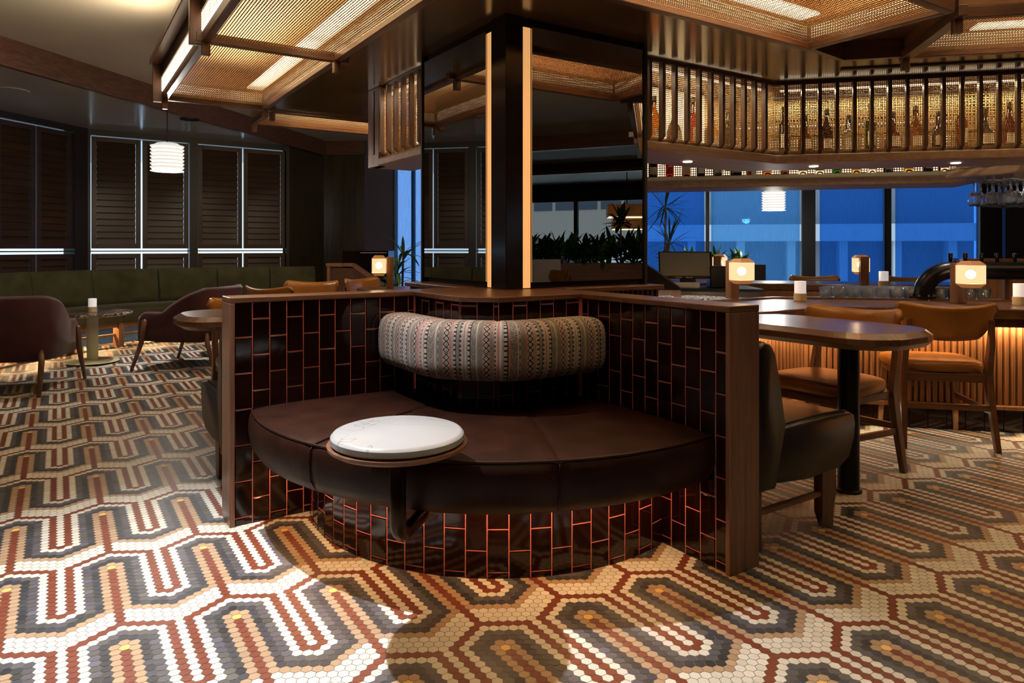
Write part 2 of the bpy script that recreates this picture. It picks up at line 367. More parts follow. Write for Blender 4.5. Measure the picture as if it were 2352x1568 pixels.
for A, d, ops, side in ((W2A, D2, [(.03,1.17),(1.27,2.46)], 'back-left'), (W1A, D1, [(8.0,9.1),(9.2,10.25),(10.3,11.3)], 'left')):
    for j, (a0, a1) in enumerate(ops):
        wn += 1; mid = (a0+a1)/2
        n = (-d[1], d[0]); g = MB(); p, q = P2(A, d, a0), P2(A, d, a1)
        g.prism([(p[0]+n[0]*.13, p[1]+n[1]*.13), (q[0]+n[0]*.13, q[1]+n[1]*.13), (q[0]+n[0]*.136, q[1]+n[1]*.136), (p[0]+n[0]*.136, p[1]+n[1]*.136)], .58, 2.475)
        wo = struct(g.build('window_%d' % wn, M['pane']))
        g = MB(); pc = P2(A, d, a0); qc = P2(A, d, a1); g.bar((pc[0]+n[0]*.05, pc[1]+n[1]*.05, (ZM0+ZM1)/2), (qc[0]+n[0]*.05, qc[1]+n[1]*.05, (ZM0+ZM1)/2), .04, .014)
        struct(g.build('window_rail', frame_dark, wo))
        wnm = {1: 'behind the pendant lamp', 2: 'beside the olive wall', 3: 'off the left edge', 4: 'at the left picture edge', 5: 'just left of the wall corner'}[wn]
        for (x0, x1, lr) in ((a0, mid, 'left'), (mid, a1, 'right')):
            shutter(A, d, x0, x1, ZM1+.006, 2.475, 'tall upper dark louvred shutter, %s leaf of window %s' % (lr, wnm))
            shutter(A, d, x0, x1, .58, ZM0-.006, 'short lower dark louvred shutter, %s leaf of window %s' % (lr, wnm))

# back window wall with blue roller screens
def sB(px):      # distance along the back window wall that projects to picture column px (used once, to lay out its bays)
    r = (px-CX)/F; return (r*WB0[1]-WB0[0])/(DW[0]-r*DW[1])
bays = [(905,940),(940,1500),(1500,1626),(1626,1860),(1860,2043),(2043,2252)]
S_END = sB(2252)
window_wall('wall_back', WB0, DW, 0, S_END+3.2, [(0.02, S_END)], .35, 2.4, 2.8, M['darkwall'], .12)
mull = [(1626,.045),(1860,.17),(2043,.085),(1390,.05),(1170,.05),(945,.05)]
nW = (-DW[1], DW[0]); wn = 6
for px, w in mull:
    s = sB(px); c = P2(WB0, DW, s); b = MB(); b.obox((c[0]+nW[0]*.09, c[1]+nW[1]*.09, 1.375), (w, .06, 2.05), math.radians(-12.45)); struct(b.build('window_mullion', M['matteblack']))
g = MB(); p, q = P2(WB0, DW, .02), P2(WB0, DW, S_END)
g.prism([(p[0]+nW[0]*.125, p[1]+nW[1]*.125), (q[0]+nW[0]*.125, q[1]+nW[1]*.125), (q[0]+nW[0]*.131, q[1]+nW[1]*.131), (p[0]+nW[0]*.131, p[1]+nW[1]*.131)], .35, 2.4)
struct(g.build('window_6', M['pane']))
for i, (x0, x1, lab) in enumerate([(907, 1385, 'added grey-blue roller screen dimming the window left of the mirrored pillar, beside the palm'), (1396,1618,'narrow blue roller screen beside the mirrored pillar'), (1634,1838,'pale blue roller screen behind the white pendant lamp'), (1884,2032,'deep blue roller screen between two dark mullions'), (2058,2249,'deep blue roller screen behind the hanging wine glasses')]):  # first screen is added to dim a clear window
    a, c = sB(x0), sB(x1); m0 = P2(WB0, DW, (a+c)/2)
    r = thing('roller_blind', lab, 'blind', (m0[0]+nW[0]*.03, m0[1]+nW[1]*.03, .36), math.radians(-12.45), 'blue roller screens')
    b = MB(); b.add([(-(c-a)/2,0,.02),((c-a)/2,0,.02),((c-a)/2,0,2.03),(-(c-a)/2,0,2.03)], [(0,1,2,3)]); b.build('cloth', M['blind_skylit' if 'pale' in lab else ('blind_dim' if 'left of' in lab else 'blind')], r, solid=.0)
    b = MB(); b.box(-(c-a)/2, (c-a)/2, -.012, .012, 0, .03); b.build('bottom_bar', M['matteblack'], r)
    b = MB(); b.tube([(-(c-a)/2,0,2.03),((c-a)/2,0,2.03)], .022, 10); b.build('roller', M['matteblack'], r)
wr = P2(WB0, DW, S_END); b = MB(); b.obox((wr[0]+.75, wr[1]-.55, 1.4), (1.5, .08, 2.75), math.radians(-12.45)); struct(b.build('wall_right', M['darkwall']))
we = P2(WB0, DW, S_END+3.2); wall_seg('wall_right', we, (16, 7.0), 0, 2.8, M['darkwall'])
window_wall('wall_right', (9.2, 7.9), (0,-1), 0, 4.9, [(.3,2.3),(2.4,4.6)], .35, 2.5, 2.8, M['darkwall'], .12)  # unseen window wall added for bluish light from the right
g = MB(); g.box(9.3, 9.306, 3.2, 7.7, .35, 2.5); struct(g.build('window_8', M['pane']))  # glass of the added window wall
# far right window wall, seen in the mirror
window_wall('wall_right', (14.6, 8.), (0,-1), 0, 15, [(5.2,6.9),(7.0,9.4),(9.5,12.)], .55, 2.3, 2.8, M['darkwall'], .12)
g = MB(); g.box(14.7, 14.706, -4.2, 3, .55, 2.3); struct(g.build('window_7', M['pane']))

# outside: facades and a canopy roof
def facade(name, c, rot, w, h, label, wallm, winm, rows, ncol, sill):
    r = thing(name, label, 'building', (c[0], c[1], -3.), rot, None)
    b = MB(); b.box(-w/2, w/2, 0, 2, 0, h); b.build('facade_wall', wallm, r)
    for z in rows:
        b = MB(); cw = w/ncol
        for i in range(ncol): b.box(-w/2+cw*(i+.08), -w/2+cw*(i+.92), -.03, .02, z, z+sill)
        b.build('window_band', winm, r)
    return r
winm = mat('outside_window', (.03,.04,.06), .1)
facade('building', (34, -4), math.radians(-85), 36, 16, 'tan office block with window bands seen reflected in the mirror', mat('facade_tan', (.30,.26,.22), .8), winm, [3.2, 6.2, 9.2, 12.2], 26, 1.0)
fb = facade('building', (8.5, 24), math.radians(-12.45), 14, 14, 'dark facade over a pale colonnade outside the blue screens', mat('facade_dark', (.16,.17,.19), .8), winm, [7.2, 9.6, 12.], 12, 1.2)
b = MB()
for i in range(9): b.box(-6.8+i*1.6, -6.55+i*1.6, -.7, -.3, 0, 4.3)
b.build('colonnade', mat('pale_stone', (.40,.40,.40), .8), fb)
b = MB(); b.box(-7, 7, -1., 0, 4.3, 4.85); b.build('ledge', mat('pale_stone_ledge', (.42,.42,.42), .8), fb)
b = MB(); b.lathe([(3.4,0),(3.35,.05),(.02,1.6)], 4, (24., -1.2, .2)); tag(b.build('glass_roof', mat('white_roof', (.75,.78,.8), .4)), 'white pyramid roof outside, seen reflected in the mirror', 'roof')

SC.world = bpy.data.worlds.new('daylight'); SC.world.use_nodes = True
bg = SC.world.node_tree.nodes['Background']; bg.inputs[0].default_value = (.62,.80,1.0,1); bg.inputs[1].default_value = 1.5

# ------------------------------------------------------------------ corner booth partition (building grid p, q)
PT = .887                        # top of the walnut cap
LQ, RP = 2.812, 1.858            # planes of the tiled faces
LP0, RQ0 = .553, 1.511           # free ends of the two wings
BX0, BQ0, CH = 1.335, 2.285, .115  # corner box and its chamfer
TW, TH_ = .0668, .1405
part = gthing('booth_partition', 'L-shaped corner partition in dark glazed tile with pink grout and walnut cap', 'partition', RP, LQ)
O = (RP, LQ, 0)
b = MB()
b.box(LP0+.02, RP+.14, LQ+.0062, LQ+.135, 0, .865); b.box(RP+.0062, RP+.135, RQ0+.02, LQ+.01, 0, .865)
b.prism([(BX0+.006, LQ+.01), (BX0+.006, BQ0+CH+.003), (BX0+CH+.003, BQ0+.006), (RP+.01, BQ0+.006), (RP+.01, LQ+.01)][::-1], 0, .865)
b.build('grout_bed', M['grout'], part, O)
def tiles(b, path, z0, z1, phase=0., start=0., off=.0, zoff=0., jig=.0005, g=.0034):
    """glazed tiles, half bond in vertical courses, along a polyline whose outside is on its right"""
    d = 0.; i = 0; pts = [Vector(p) for p in path]; acc = 0.
    segs = []
    for k in range(len(pts)-1): segs.append((pts[k], pts[k+1], (pts[k+1]-pts[k]).length))
    for k, (A, B_, L) in enumerate(segs):
        u = (B_-A)/L; n = Vector((u.y, -u.x)); x = -start if k == 0 else 0.
        while x < L-.004:
            x0, x1 = max(x, 0), min(x+TW, L)
            z = z0 - ((i+phase) % 2)*TH_/2 - zoff
            while z < z1-.004:
                za, zb = max(z, z0), min(z+TH_, z1)
                if x1-x0 > .008 and zb-za > .008:
                    h = .0024; j = [RNG.normal(0, jig) for _ in range(4)]; e = .0028; vs = []
                    for (xx, zz) in ((x0+g/2,za+g/2),(x1-g/2,za+g/2),(x1-g/2,zb-g/2),(x0+g/2,zb-g/2)):
                        P = A+u*xx+n*off; vs.append((P.x, P.y, zz))
                    for (xx, zz), jj in zip(((x0+g/2,za+g/2),(x1-g/2,za+g/2),(x1-g/2,zb-g/2),(x0+g/2,zb-g/2)), j):
                        P = A+u*xx+n*(off+h-.0014); vs.append((P.x, P.y, zz))
                    for (xx, zz), jj in zip(((x0+g/2+e,za+g/2+e),(x1-g/2-e,za+g/2+e),(x1-g/2-e,zb-g/2-e),(x0+g/2+e,zb-g/2-e)), j):
                        P = A+u*xx+n*(off+h+jj*.5); vs.append((P.x, P.y, zz))
                    b.add(vs, [(0,1,5,4),(1,2,6,5),(2,3,7,6),(3,0,4,7),(4,5,9,8),(5,6,10,9),(6,7,11,10),(7,4,8,11),(8,9,10,11)])
                z += TH_
            x += TW; i += 1
        i += 0
b = MB()
tiles(b, [(LP0+.02, LQ+.006), (BX0, LQ+.006)], 0, .866, 0, 0., zoff=.1115)
tiles(b, [(BX0+.006, LQ), (BX0+.006, BQ0+CH), (BX0+CH, BQ0+.006), (RP, BQ0+.006)], .40, .866, 1, 0., zoff=.1115)
tiles(b, [(RP+.006, BQ0), (RP+.006, RQ0+.02)], 0, .866, 1, .0278, zoff=.1115)
b.build('glazed_tiles', M['tile'], part, O)
b = MB()     # walnut cap: one board over both wings and the corner box
b.prism([(LP0, LQ-.004), (BX0-.006, LQ-.004), (BX0-.006, BQ0+CH-.002), (BX0+CH-.004, BQ0-.006), (RP-.004, BQ0-.006), (RP-.004, RQ0), (RP+.145, RQ0), (RP+.145, LQ+.145), (LP0, LQ+.145)], .866, PT)
b.build('cap_board', M['walnut_x'], part, O, bevel=.003)
b = MB(); b.box(LP0, LP0+.02, LQ-.004, LQ+.145, 0, .866); b.build('end_panel', M['endwood_lit'], part, O, bevel=.003)
b = MB(); b.box(RP-.004, RP+.145, RQ0, RQ0+.02, 0, .866); b.build('end_panel', M['endwood_lit'], part, O, bevel=.003)

# ------------------------------------------------------------------ mirrored pillar
PX0, PQ0, PX1, PQ1 = 1.727, 2.668, 2.60, 3.52
pil = gthing('mirror_pillar', 'square dark lacquered pillar with mirrored faces and two corner strips with painted glow', 'pillar', (PX0+PX1)/2, (PQ0+PQ1)/2, PT)
O = ((PX0+PX1)/2, (PQ0+PQ1)/2, PT)
dark_lac = mat('dark_lacquer', (.010,.0045,.0035), .16, coat=.1, spec=.3)
b = MB(); b.box(PX0+.012, PX1, PQ0+.012, PQ1, PT, ZS); b.build('pillar_core', dark_lac, pil, O)
b = MB(); b.prism([(PX0, PQ0+.128), (PX0, PQ0), (PX0+.096, PQ0), (PX0+.096, PQ0+.02), (PX0+.02, PQ0+.02), (PX0+.02, PQ0+.128)], PT, ZS); b.build('corner_fin', dark_lac, pil, O, bevel=.002)
b = MB(); b.box(PX0+.006, PX0+.013, PQ0+.1285, PQ0+.172, PT+.004, ZS-.05); b.build('painted_glow_strip', M['strip'], pil, O)  # reveal strip is no lamp; its lit look is emission
b = MB(); b.box(PX0+.0965, PX0+.142, PQ0+.006, PQ0+.013, PT+.004, ZS-.045); b.build('painted_glow_strip', M['strip'], pil, O)
b = MB(); b.box(PX0-.002, PX0+.012, PQ0+.174, PQ1, PT+.03, ZS-.04); b.build('mirror_pane', M['mirror'], pil, O)
b = MB(); b.box(PX0+.146, PX1-.012, PQ0-.002, PQ0+.012, PT+.03, ZS-.04); b.build('mirror_pane', M['mirror'], pil, O)
b = MB(); b.box(PX1-.012, PX1+.006, PQ0-.012, PQ0+.014, PT, ZS); b.build('mirror_edge', M['matteblack'], pil, O)
b = MB(); b.box(PX0-.010, PX0+.014, PQ1, PQ1+.012, PT, ZS); b.build('mirror_edge', M['matteblack'], pil, O)
# low fluted wall under the mirrors
low = gthing('pillar_ledge', 'fluted walnut half wall and ledge at the foot of the mirrors', 'ledge', 2.2, 3.1)
O = (2.2, 3.1, 0)
b = MB(); b.box(RP+.15, PX1+.05, PQ0-.09, PQ0+.02, .865, PT+.002); b.build('ledge_board', M['walnut_x'], low, O, bevel=.004); b = MB(); b.box(PX0-.09, PX0+.02, LQ+.15, PQ1+.06, .865, PT+.002); b.build('ledge_board', M['walnut_x'], low, O, bevel=.004)
b = MB()
x = RP+.15
while x < PX1+.02: b.box(x, x+.017, PQ0-.06, PQ0-.035, 0, .865); x += .034
y = LQ+.16
while y < PQ1+.03: b.box(PX0-.06, PX0-.035, y, y+.017, 0, .865); y += .034
b.box(RP+.15, PX1+.03, PQ0-.035, PQ0+.012, 0, .865); b.box(PX0-.035, PX0+.012, LQ+.15, PQ1+.04, 0, .865)
b.build('fluted_face', M['walnut_z'], low, O)

# ------------------------------------------------------------------ curved corner banquette
BC = (1.633, 2.587); RPL, RS = .805, 1.025
ban = gthing('corner_banquette', 'curved dark brown leather corner seat floating on a tiled plinth', 'banquette', BC[0], BC[1])
O = (BC[0], BC[1], 0)
def arc(r, qa, pb, n):       # arc of radius r about BC from the plane q = qa (left wing) round to the plane p = pb (right wing)
    t0 = math.pi - math.asin((qa-BC[1])/r); t1 = 2*math.pi - math.acos((pb-BC[0])/r)
    return [(BC[0]+r*math.cos(t0+(t1-t0)*i/n), BC[1]+r*math.sin(t0+(t1-t0)*i/n)) for i in range(n+1)]
a0 = arc(RPL-.006, LQ+.002, RP-.0, 40)
b = MB(); b.prism([(RP, LQ)]+[(BX0+.3, LQ)]+a0, 0, .274); b.build('plinth', M['grout'], ban, O)
na = round(2.02*RPL/TW)
pp = arc(RPL-.006, LQ, RP, na); b = MB()
for i in range(na):
    A_, B_ = pp[i], pp[i+1]; L_ = math.dist(A_, B_); sv = TW; TW = L_
    tiles(b, [A_, B_], 0, .285, i % 2, 0., zoff=.12); TW = sv
b.build('plinth_tiles', M['tile'], ban, O)
# cushion: lofted between the corner-box polyline and the outer arc
inner_poly = [Vector((BX0-.002, LQ-.003)), Vector((BX0-.002, BQ0+CH)), Vector((BX0+CH, BQ0-.002)), Vector((RP-.003, BQ0-.002))]
def along(poly, t):
    Ls = [(poly[i+1]-poly[i]).length for i in range(len(poly)-1)]; d = t*sum(Ls)
    for i, l in enumerate(Ls):
        if d <= l or i == len(Ls)-1: return poly[i]+(poly[i+1]-poly[i])*min(1, d/l)
        d -= l
NT = 72; oa = [Vector(p) for p in arc(RS, LQ-.003, RP-.003, NT)]
prof = [(.0,0,.276),(.5,0,.274),(.80,0,.272),(.92,0,.276),(.972,0,.294),(1.,.004,.330),(1.,.011,.372),(1.,.009,.410),(1.,.002,.437),(.990,0,.446),(.97,0,.450),(.90,0,.455),(.7,0,.460),(.4,0,.460),(.0,0,.456)]
def cpos(t, s, dr, z):
    i = along(inner_poly, t); k = t*NT; k0 = min(int(k), NT-1); o = oa[k0]+(oa[k0+1]-oa[k0])*(k-k0)
    n = (o-Vector(BC)).normalized(); p = i+(o-i)*s+n*dr; return (p.x, p.y, z)
def groove(t): return min(1., min(abs(t-.30), abs(t-.70))/.018)
rs = []
ts = sorted(set([i/NT for i in range(NT+1)]+[c+dd for c in (.3,.7) for dd in (-.018,-.009,-.004,0,.004,.009,.018)]))
for t in ts:
    g = 1-groove(t); r = []
    for s, dr, z in prof:
        top = z > .44; r.append(cpos(t, s, dr - (.006*g if s == 1. else 0), z - (.006*g if top else 0)))
    rs.append(r)
b = MB(); b.rings(rs); cu = b.build('seat_cushion', M['leather'], ban, O, smooth=True)
b = MB(); b.tube([cpos(t, .992, .001, .4475) for t in [i/NT for i in range(NT+1)]], .0042, 8)
for t in (.3, .7):
    b.tube([cpos(t, s, dr, z-.004) for s, dr, z in ((.3,0,.460),(.6,0,.461),(.9,0,.457),(.985,0,.4505),(1.,.004,.437),(1.,.009,.40),(1.,.008,.37),(1.,.003,.335),(.97,0,.30))], .0032, 6)
b.build('piping', M['leather'], cu, (0,0,0)).location = (-O[0], -O[1], 0)

# ------------------------------------------------------------------ patterned bolster wrapped round the corner box
def fabric(u, v):
    """woven colour bands: u along the bolster, v round its girth (metres)"""
    per = .1395; x = (u % per)/per; blk = (.005,.005,.006); cr = (.36,.335,.30); pk = (.33,.145,.12); tp = (.15,.13,.11); gy = (.095,.09,.09); lt = (.33,.32,.31)
    def chk(w, h): return (int(math.floor(u/w))+int(math.floor(v/h))) % 2
    def loc(a, c): return (x-a)/(c-a)
    if x < .05: return cr if (v % .0165) < .0095 else blk
    if x < .062: return blk
    if x < .14: return blk if chk(.0028, .0028) else cr
    if x < .215:
        s = loc(.14,.215); tri = 1-abs(((v % .018)/.018)*2-1)
        if s < tri: return blk if not (.35 < (v*900 % 1) < .6 and s > .15) else gy
        return lt
    if x < .245: return lt
    if x < .285: return pk
    if x < .33: return cr
    if x < .365: return gy if (v % .004) < .002 else cr
    if x < .42: return cr if (v % .0165) < .0095 else blk
    if x < .445: return blk
    if x < .455: return pk
    if x < .575:
        s = abs(loc(.455,.575)-.5)*2; return blk if ((v+.006*s) % .006) < .0031 else cr
    if x < .582: return pk
    if x < .61: return cr
    if x < .655: return blk if chk(.0028, .0028) else cr
    if x < .735: return tp
    if x < .765: return pk if (v % .004) < .0026 else tp
    if x < .895:
        s = (loc(.765,.895)-.5)*2; w = ((v % .021)/.021-.5)*2; d = abs(s)+abs(w)
        if d < .22: return blk
        if d < .36: return cr
        if abs(d-1.) < .26: return blk
        if d < .8: return cr
        return pk if chk(.0028,.0028) else cr
    if x < .92: return pk
    if x < .955: return gy if (v % .004) < .002 else lt
    return pk if (v % .005) < .003 else cr
pathb = [Vector((BX0-.095, LQ-.012)), Vector((BX0-.095, BQ0+CH-.02)), Vector((BX0+CH-.02, BQ0-.095)), Vector((RP-.012, BQ0-.095))]
def smooth_path(pts, n, k=14):
    d = [pts[0]+(pts[1]-pts[0])*0]
    P = [along(pts, i/n) for i in range(n+1)]
    for _ in range(k): P = [P[0]]+[(P[i-1]+P[i]*2+P[i+1])/4 for i in range(1, n)]+[P[-1]]
    return P
NU, NV = 980, 400
Pb = smooth_path(pathb, 120, 60); cl = [0.]
for i in range(120): cl.append(cl[-1]+(Pb[i+1]-Pb[i]).length)
Lb = cl[-1]
Us = np.linspace(0, Lb, NU+1); px_ = np.interp(Us, cl, [p.x for p in Pb]); py_ = np.interp(Us, cl, [p.y for p in Pb])
tx = np.gradient(px_); ty = np.gradient(py_); ln = np.hypot(tx, ty); tx /= ln; ty /= ln
nx, ny = ty, -tx                                     # away from the wall
hd, hz = .092, .112
ph_ = np.linspace(0, 2*math.pi, 60001); ex = .60; cd_ = np.sign(np.cos(ph_))*np.abs(np.cos(ph_))**ex; sd_ = np.sign(np.sin(ph_))*np.abs(np.sin(ph_))**ex
gl = np.concatenate([[0], np.cumsum(np.hypot(np.diff(hd*cd_), np.diff(hz*sd_)))]); gi = np.linspace(0, gl[-1], NV+1)[:-1]
cth = np.interp(gi, gl, cd_); sth = np.interp(gi, gl, sd_)
ends = np.minimum(Us, Lb-Us); fl = np.clip(ends/.05, 0, 1); sc_ = .80+.20*np.sqrt(1-(1-fl)**2)
pin = np.ones_like(Us)
for s0 in (.36*Lb, .585*Lb): pin -= .035*np.exp(-((Us-s0)/.012)**2)
sc_ = sc_*pin
off = (hd*sc_[:, None])*cth[None, :]; zz = .690+(hz*sc_[:, None])*sth[None, :]
VX = px_[:, None]+nx[:, None]*off; VY = py_[:, None]+ny[:, None]*off
bo = gthing('bolster_cushion', 'black, cream and pink woven bolster cushion wrapped round the tiled corner', 'cushion', 1.2, 2.3, .58)
Vb = np.stack([VX-1.2, VY-2.3, zz-.58], -1).reshape(-1, 3)
ii, jj = np.meshgrid(np.arange(NU), np.arange(NV), indexing='ij'); j2 = (jj+1) % NV
Fb = np.stack([ii*NV+jj, ii*NV+j2, (ii+1)*NV+j2, (ii+1)*NV+jj], -1).reshape(-1, 4)
gir = np.concatenate([[0], np.cumsum(np.hypot(np.diff(hd*np.r_[cth, cth[0]]), np.diff(hz*np.r_[sth, sth[0]])))])
def seamshift(u):                                    # the pattern restarts at the two sewn darts
    return u if u < .36*Lb else (u+.034 if u < .585*Lb else u+.061)
cb = np.array([fabric(seamshift((Us[i]+Us[i+1])/2)+.03, (gir[j]+gir[j+1])/2) for i in range(NU) for j in range(NV)])
co_ = np_mesh('bolster_cover', Vb, Fb, attr_mat('woven_fabric', 'tint', .85, 0, .25), cb, smooth=True); co_.parent = bo
b = MB()
for k in (0, NU): b.add([(VX[k, j], VY[k, j], zz[k, j]) for j in range(NV)], [tuple(range(NV))])
b.build('end_cap', mat('woven_end', (.30,.25,.22), .9), bo, (1.2, 2.3, .58))

# ------------------------------------------------------------------ cantilevered side table
tp_, tq_ = G(-.2945, 1.974)
st = gthing('side_table', 'small round white marble side table on a bent black pole', 'table', tp_, tq_)
O = (tp_, tq_, 0)
b = MB(); b.lathe([(.001,.532),(.184,.532),(.188,.536),(.188,.551),(.182,.558),(.176,.560),(.001,.560)], 72, (tp_, tq_, 0)); b.build('marble_top', M['marble'], st, O, smooth=True).modifiers.new('e', 'EDGE_SPLIT').split_angle = math.radians(35)
b = MB(); b.lathe([(.001,.508),(.150,.506),(.182,.512),(.197,.521),(.198,.529),(.001,.5315)], 72, (tp_, tq_, 0)); b.build('wood_tray', M['tray'], st, O, smooth=True).modifiers.new('e', 'EDGE_SPLIT').split_angle = math.radians(35)
dv = (Vector(BC)-Vector((tp_, tq_))); dd = dv.length; dv /= dd
pth = [(tp_, tq_, .51), (tp_, tq_, .31)]
for i in range(9):
    a = math.pi/2*i/8; pth.append((tp_+dv.x*.05*(1-math.cos(a)), tq_+dv.y*.05*(1-math.cos(a)), .302-.05*math.sin(a)))
pth.append((tp_+dv.x*(dd-RPL+.02), tq_+dv.y*(dd-RPL+.02), .252))
b = MB(); b.tube(pth, .0235, 20); b.build('bent_pole', M['bronze'], st, O, smooth=True)

# ------------------------------------------------------------------ soffit and lit mesh canopies
SB = [(1.36, 2.27), (3.45, 2.27), (3.79, 2.30), (7.2, -1.11), (9.6, 1.2), (6.0, 5.5), (1.36, 5.5)]
b = MB(); b.prism([W(*p) for p in SB], ZS, ZS+.04); struct(b.build('ceiling_soffit', M['soffit']))
b = MB()
for i in range(len(SB)):
    p, q = W(*SB[i]), W(*SB[(i+1) % len(SB)]); b.bar((p[0], p[1], (ZS+ZU)/2+.1), (q[0], q[1], (ZS+ZU)/2+.1), .04, ZU-ZS-.1)
struct(b.build('trim_3', M['walnut_x']))
def wires(b, O3, u, v, U, V, pu, pv, w, t=.0012):
    """flat woven wires: lines along v every pu and along u every pv"""
    O3, u, v = Vector(O3), Vector(u), Vector(v); n = u.cross(v).normalized()
    k = int(U/pu)
    for i in range(k+1):
        P = O3+u*(i*U/k); b.add([P-u*w/2-n*t, P+u*w/2-n*t, P+u*w/2+v*V-n*t, P-u*w/2+v*V-n*t, P-u*w/2+n*0, P+u*w/2+n*0, P+u*w/2+v*V, P-u*w/2+v*V], [(0,1,2,3),(7,6,5,4),(0,4,5,1),(1,5,6,2),(2,6,7,3),(3,7,4,0)])
    k = int(V/pv)
    for i in range(k+1):
        P = O3+v*(i*V/k); b.add([P-v*w/2, P+v*w/2, P+v*w/2+u*U, P-v*w/2+u*U, P-v*w/2+n*t, P+v*w/2+n*t, P+v*w/2+u*U+n*t, P-v*w/2+u*U+n*t], [(3,2,1,0),(4,5,6,7),(0,1,5,4),(1,2,6,5),(2,3,7,6),(3,0,4,7)])
tan_board = mat('canopy_board', (.52,.36,.21), .6)
def canopy(label, p0, q0, ang, Lc, Wc, cross, pitch, side_lit=None, led=(1, 0), fasc=True):
    """canopy box: local x along its length, local y across its width; ang relative to the building grid"""
    x, y = W(p0, q0); r = thing('mesh_canopy', label, 'ceiling light', (x, y, ZS), PH+ang, 'lit mesh canopies')
    e = .035
    b = MB(); wires(b, (e, e, .012), (1,0,0), (0,1,0), Lc-2*e, Wc-2*e, pitch, pitch, pitch*.36); 
    hs = .105
    wires(b, (Lc-e, e, .014), (0,1,0), (0,0,1), Wc-2*e, hs, pitch, pitch, pitch*.36); wires(b, (e, e, .014), (0,1,0), (0,0,1), Wc-2*e, hs, pitch, pitch, pitch*.36)
    wires(b, (e, Wc-e, .014), (1,0,0), (0,0,1), Lc-2*e, hs, pitch, pitch, pitch*.36); wires(b, (e, e, .014), (1,0,0), (0,0,1), Lc-2*e, hs, pitch, pitch, pitch*.36)
    b.build('wire_mesh', M['meshwire'], r)
    for nm, c in (('frame_beam', (0, Lc, 0, .04)), ('frame_beam', (0, Lc, Wc-.04, Wc)), ('frame_beam', (0, .04, .04, Wc-.04)), ('frame_beam', (Lc-.04, Lc, .04, Wc-.04))):
        b = MB(); b.box(c[0], c[1], c[2], c[3], -.02, .035); b.build(nm, M['walnut_x' if c[1]-c[0] > .1 else 'walnut_y'], r, bevel=.004)
    for cx in cross:
        b = MB(); b.box(cx-.02, cx+.02, -.05, Wc+.03, -.022, .03); b.build('cross_beam', M['walnut_y'], r, bevel=.004)
        for yy in (.02, Wc-.02):
            b = MB(); b.box(cx-.02, cx+.02, yy-.02, yy+.02, -.085, .0); b.build('peg', M['walnut_z'], r, bevel=.004)
    b = MB(); b.box(0, Lc, 0, Wc, .26, .28); b.build('top_board', tan_board, r)
    b = MB()
    if side_lit != 0: b.box(0, Lc, 0, .018, .035, .26)
    if side_lit != 1: b.box(0, Lc, Wc-.018, Wc, .035, .26)
    b.box(0, .018, .018, Wc-.018, .035, .26); b.box(Lc-.018, Lc, .018, Wc-.018, .035, .26); b.build('side_board', M['oak_x'], r)
    b = MB()
    if side_lit != 1: b.box(.04, Lc-.04, Wc-.028, Wc-.024, .03, .10)
    if side_lit != 0: b.box(.04, Lc-.04, .024, .028, .03, .10)
    b.box(Lc-.028, Lc-.024, .04, Wc-.04, .03, .10); b.box(.024, .028, .04, Wc-.04, .03, .10); b.build('edge_light', M['led_edge'], r)
    for yy in led:
        y0 = .07 if yy == 0 else Wc-.07-.11
        b = MB(); b.box(.30, Lc-.16, y0, y0+.11, .10, .112); b.build('led_bar', M['led'], r)
    if side_lit is not None:
        y0, sg = (0., -1) if side_lit == 0 else (Wc, 1)
        b = MB(); b.box(.02, Lc-.02, y0-.004, y0+.004, .038, .125); b.build('lit_side_panel', M['led_soft'], r)
        b = MB(); wires(b, (.02, y0+sg*.012, .04), (1,0,0), (0,0,1), Lc-.04, .085, pitch*12, .012, .002); b.build('side_rods', M['wire'], r)
        b = MB(); b.box(.0, Lc, y0-.006, y0+.006, .13, .225); b.build('upper_side_board', M['bronze'], r)
        b = MB(); b.box(-.02, Lc+.02, min(y0, y0+sg*.075), max(y0, y0+sg*.075), .225, .27); b.build('top_beam', M['walnut_x'], r, bevel=.004)
        for cx in list(cross)+[.03, Lc-.03]:
            b = MB(); b.box(cx-.018, cx+.018, min(y0, y0+sg*.06), max(y0, y0+sg*.06), -.04, .235); b.build('bracket', M['walnut_z'], r, bevel=.004)
    return r
# left run beside the booth, running towards the windows (long axis along q)
canopy('long lit brass mesh canopy with crossbars over the left walkway', 1.354, -.40, math.pi/2, 5.90, .735, [.90, 2.57, 4.235, 5.88], .0135, side_lit=1, led=(0,))
canopy('short lit brass mesh canopy far back beyond the long left canopy', 1.39, 5.53, 0, 2.4, .63, [.02], .0135, led=(1, 0))
canopy('lit brass mesh canopy in front of the bar at the top right', 1.40, 1.53, 0, 2.0, .735, [.01], .0135, led=(1,))
x45 = -math.pi/4
canopy('lit brass mesh canopy at the top right picture corner', 3.50, 1.56, x45, 3.2, .72, [.0, 1.6], .0135, led=(1, 0))
b = MB(); b.prism([W(3.42,2.25), W(3.79,2.30), W(4.0,2.06), W(3.47,1.56), W(3.42,1.56)], ZS+.10, ZS+.125); struct(b.build('trim_4', M['walnut_x']))
b = MB()
for A_, B_ in (((3.41,2.26),(3.79,2.30)), ((3.79,2.30),(4.02,2.06))):
    p, q = W(*A_), W(*B_); b.bar((p[0],p[1],ZS+.05), (q[0],q[1],ZS+.05), .03, .11)
struct(b.build('trim_5', M['walnut_x']))
b = MB(); p, q = W(3.97,2.42), W(6.2,.19); b.bar((p[0],p[1],ZS-.004), (q[0],q[1],ZS-.004), .035, .01); tag(b.build('slot_diffuser', M['matteblack']), 'thin black slot diffuser in the lacquered soffit above the bar', 'vent')

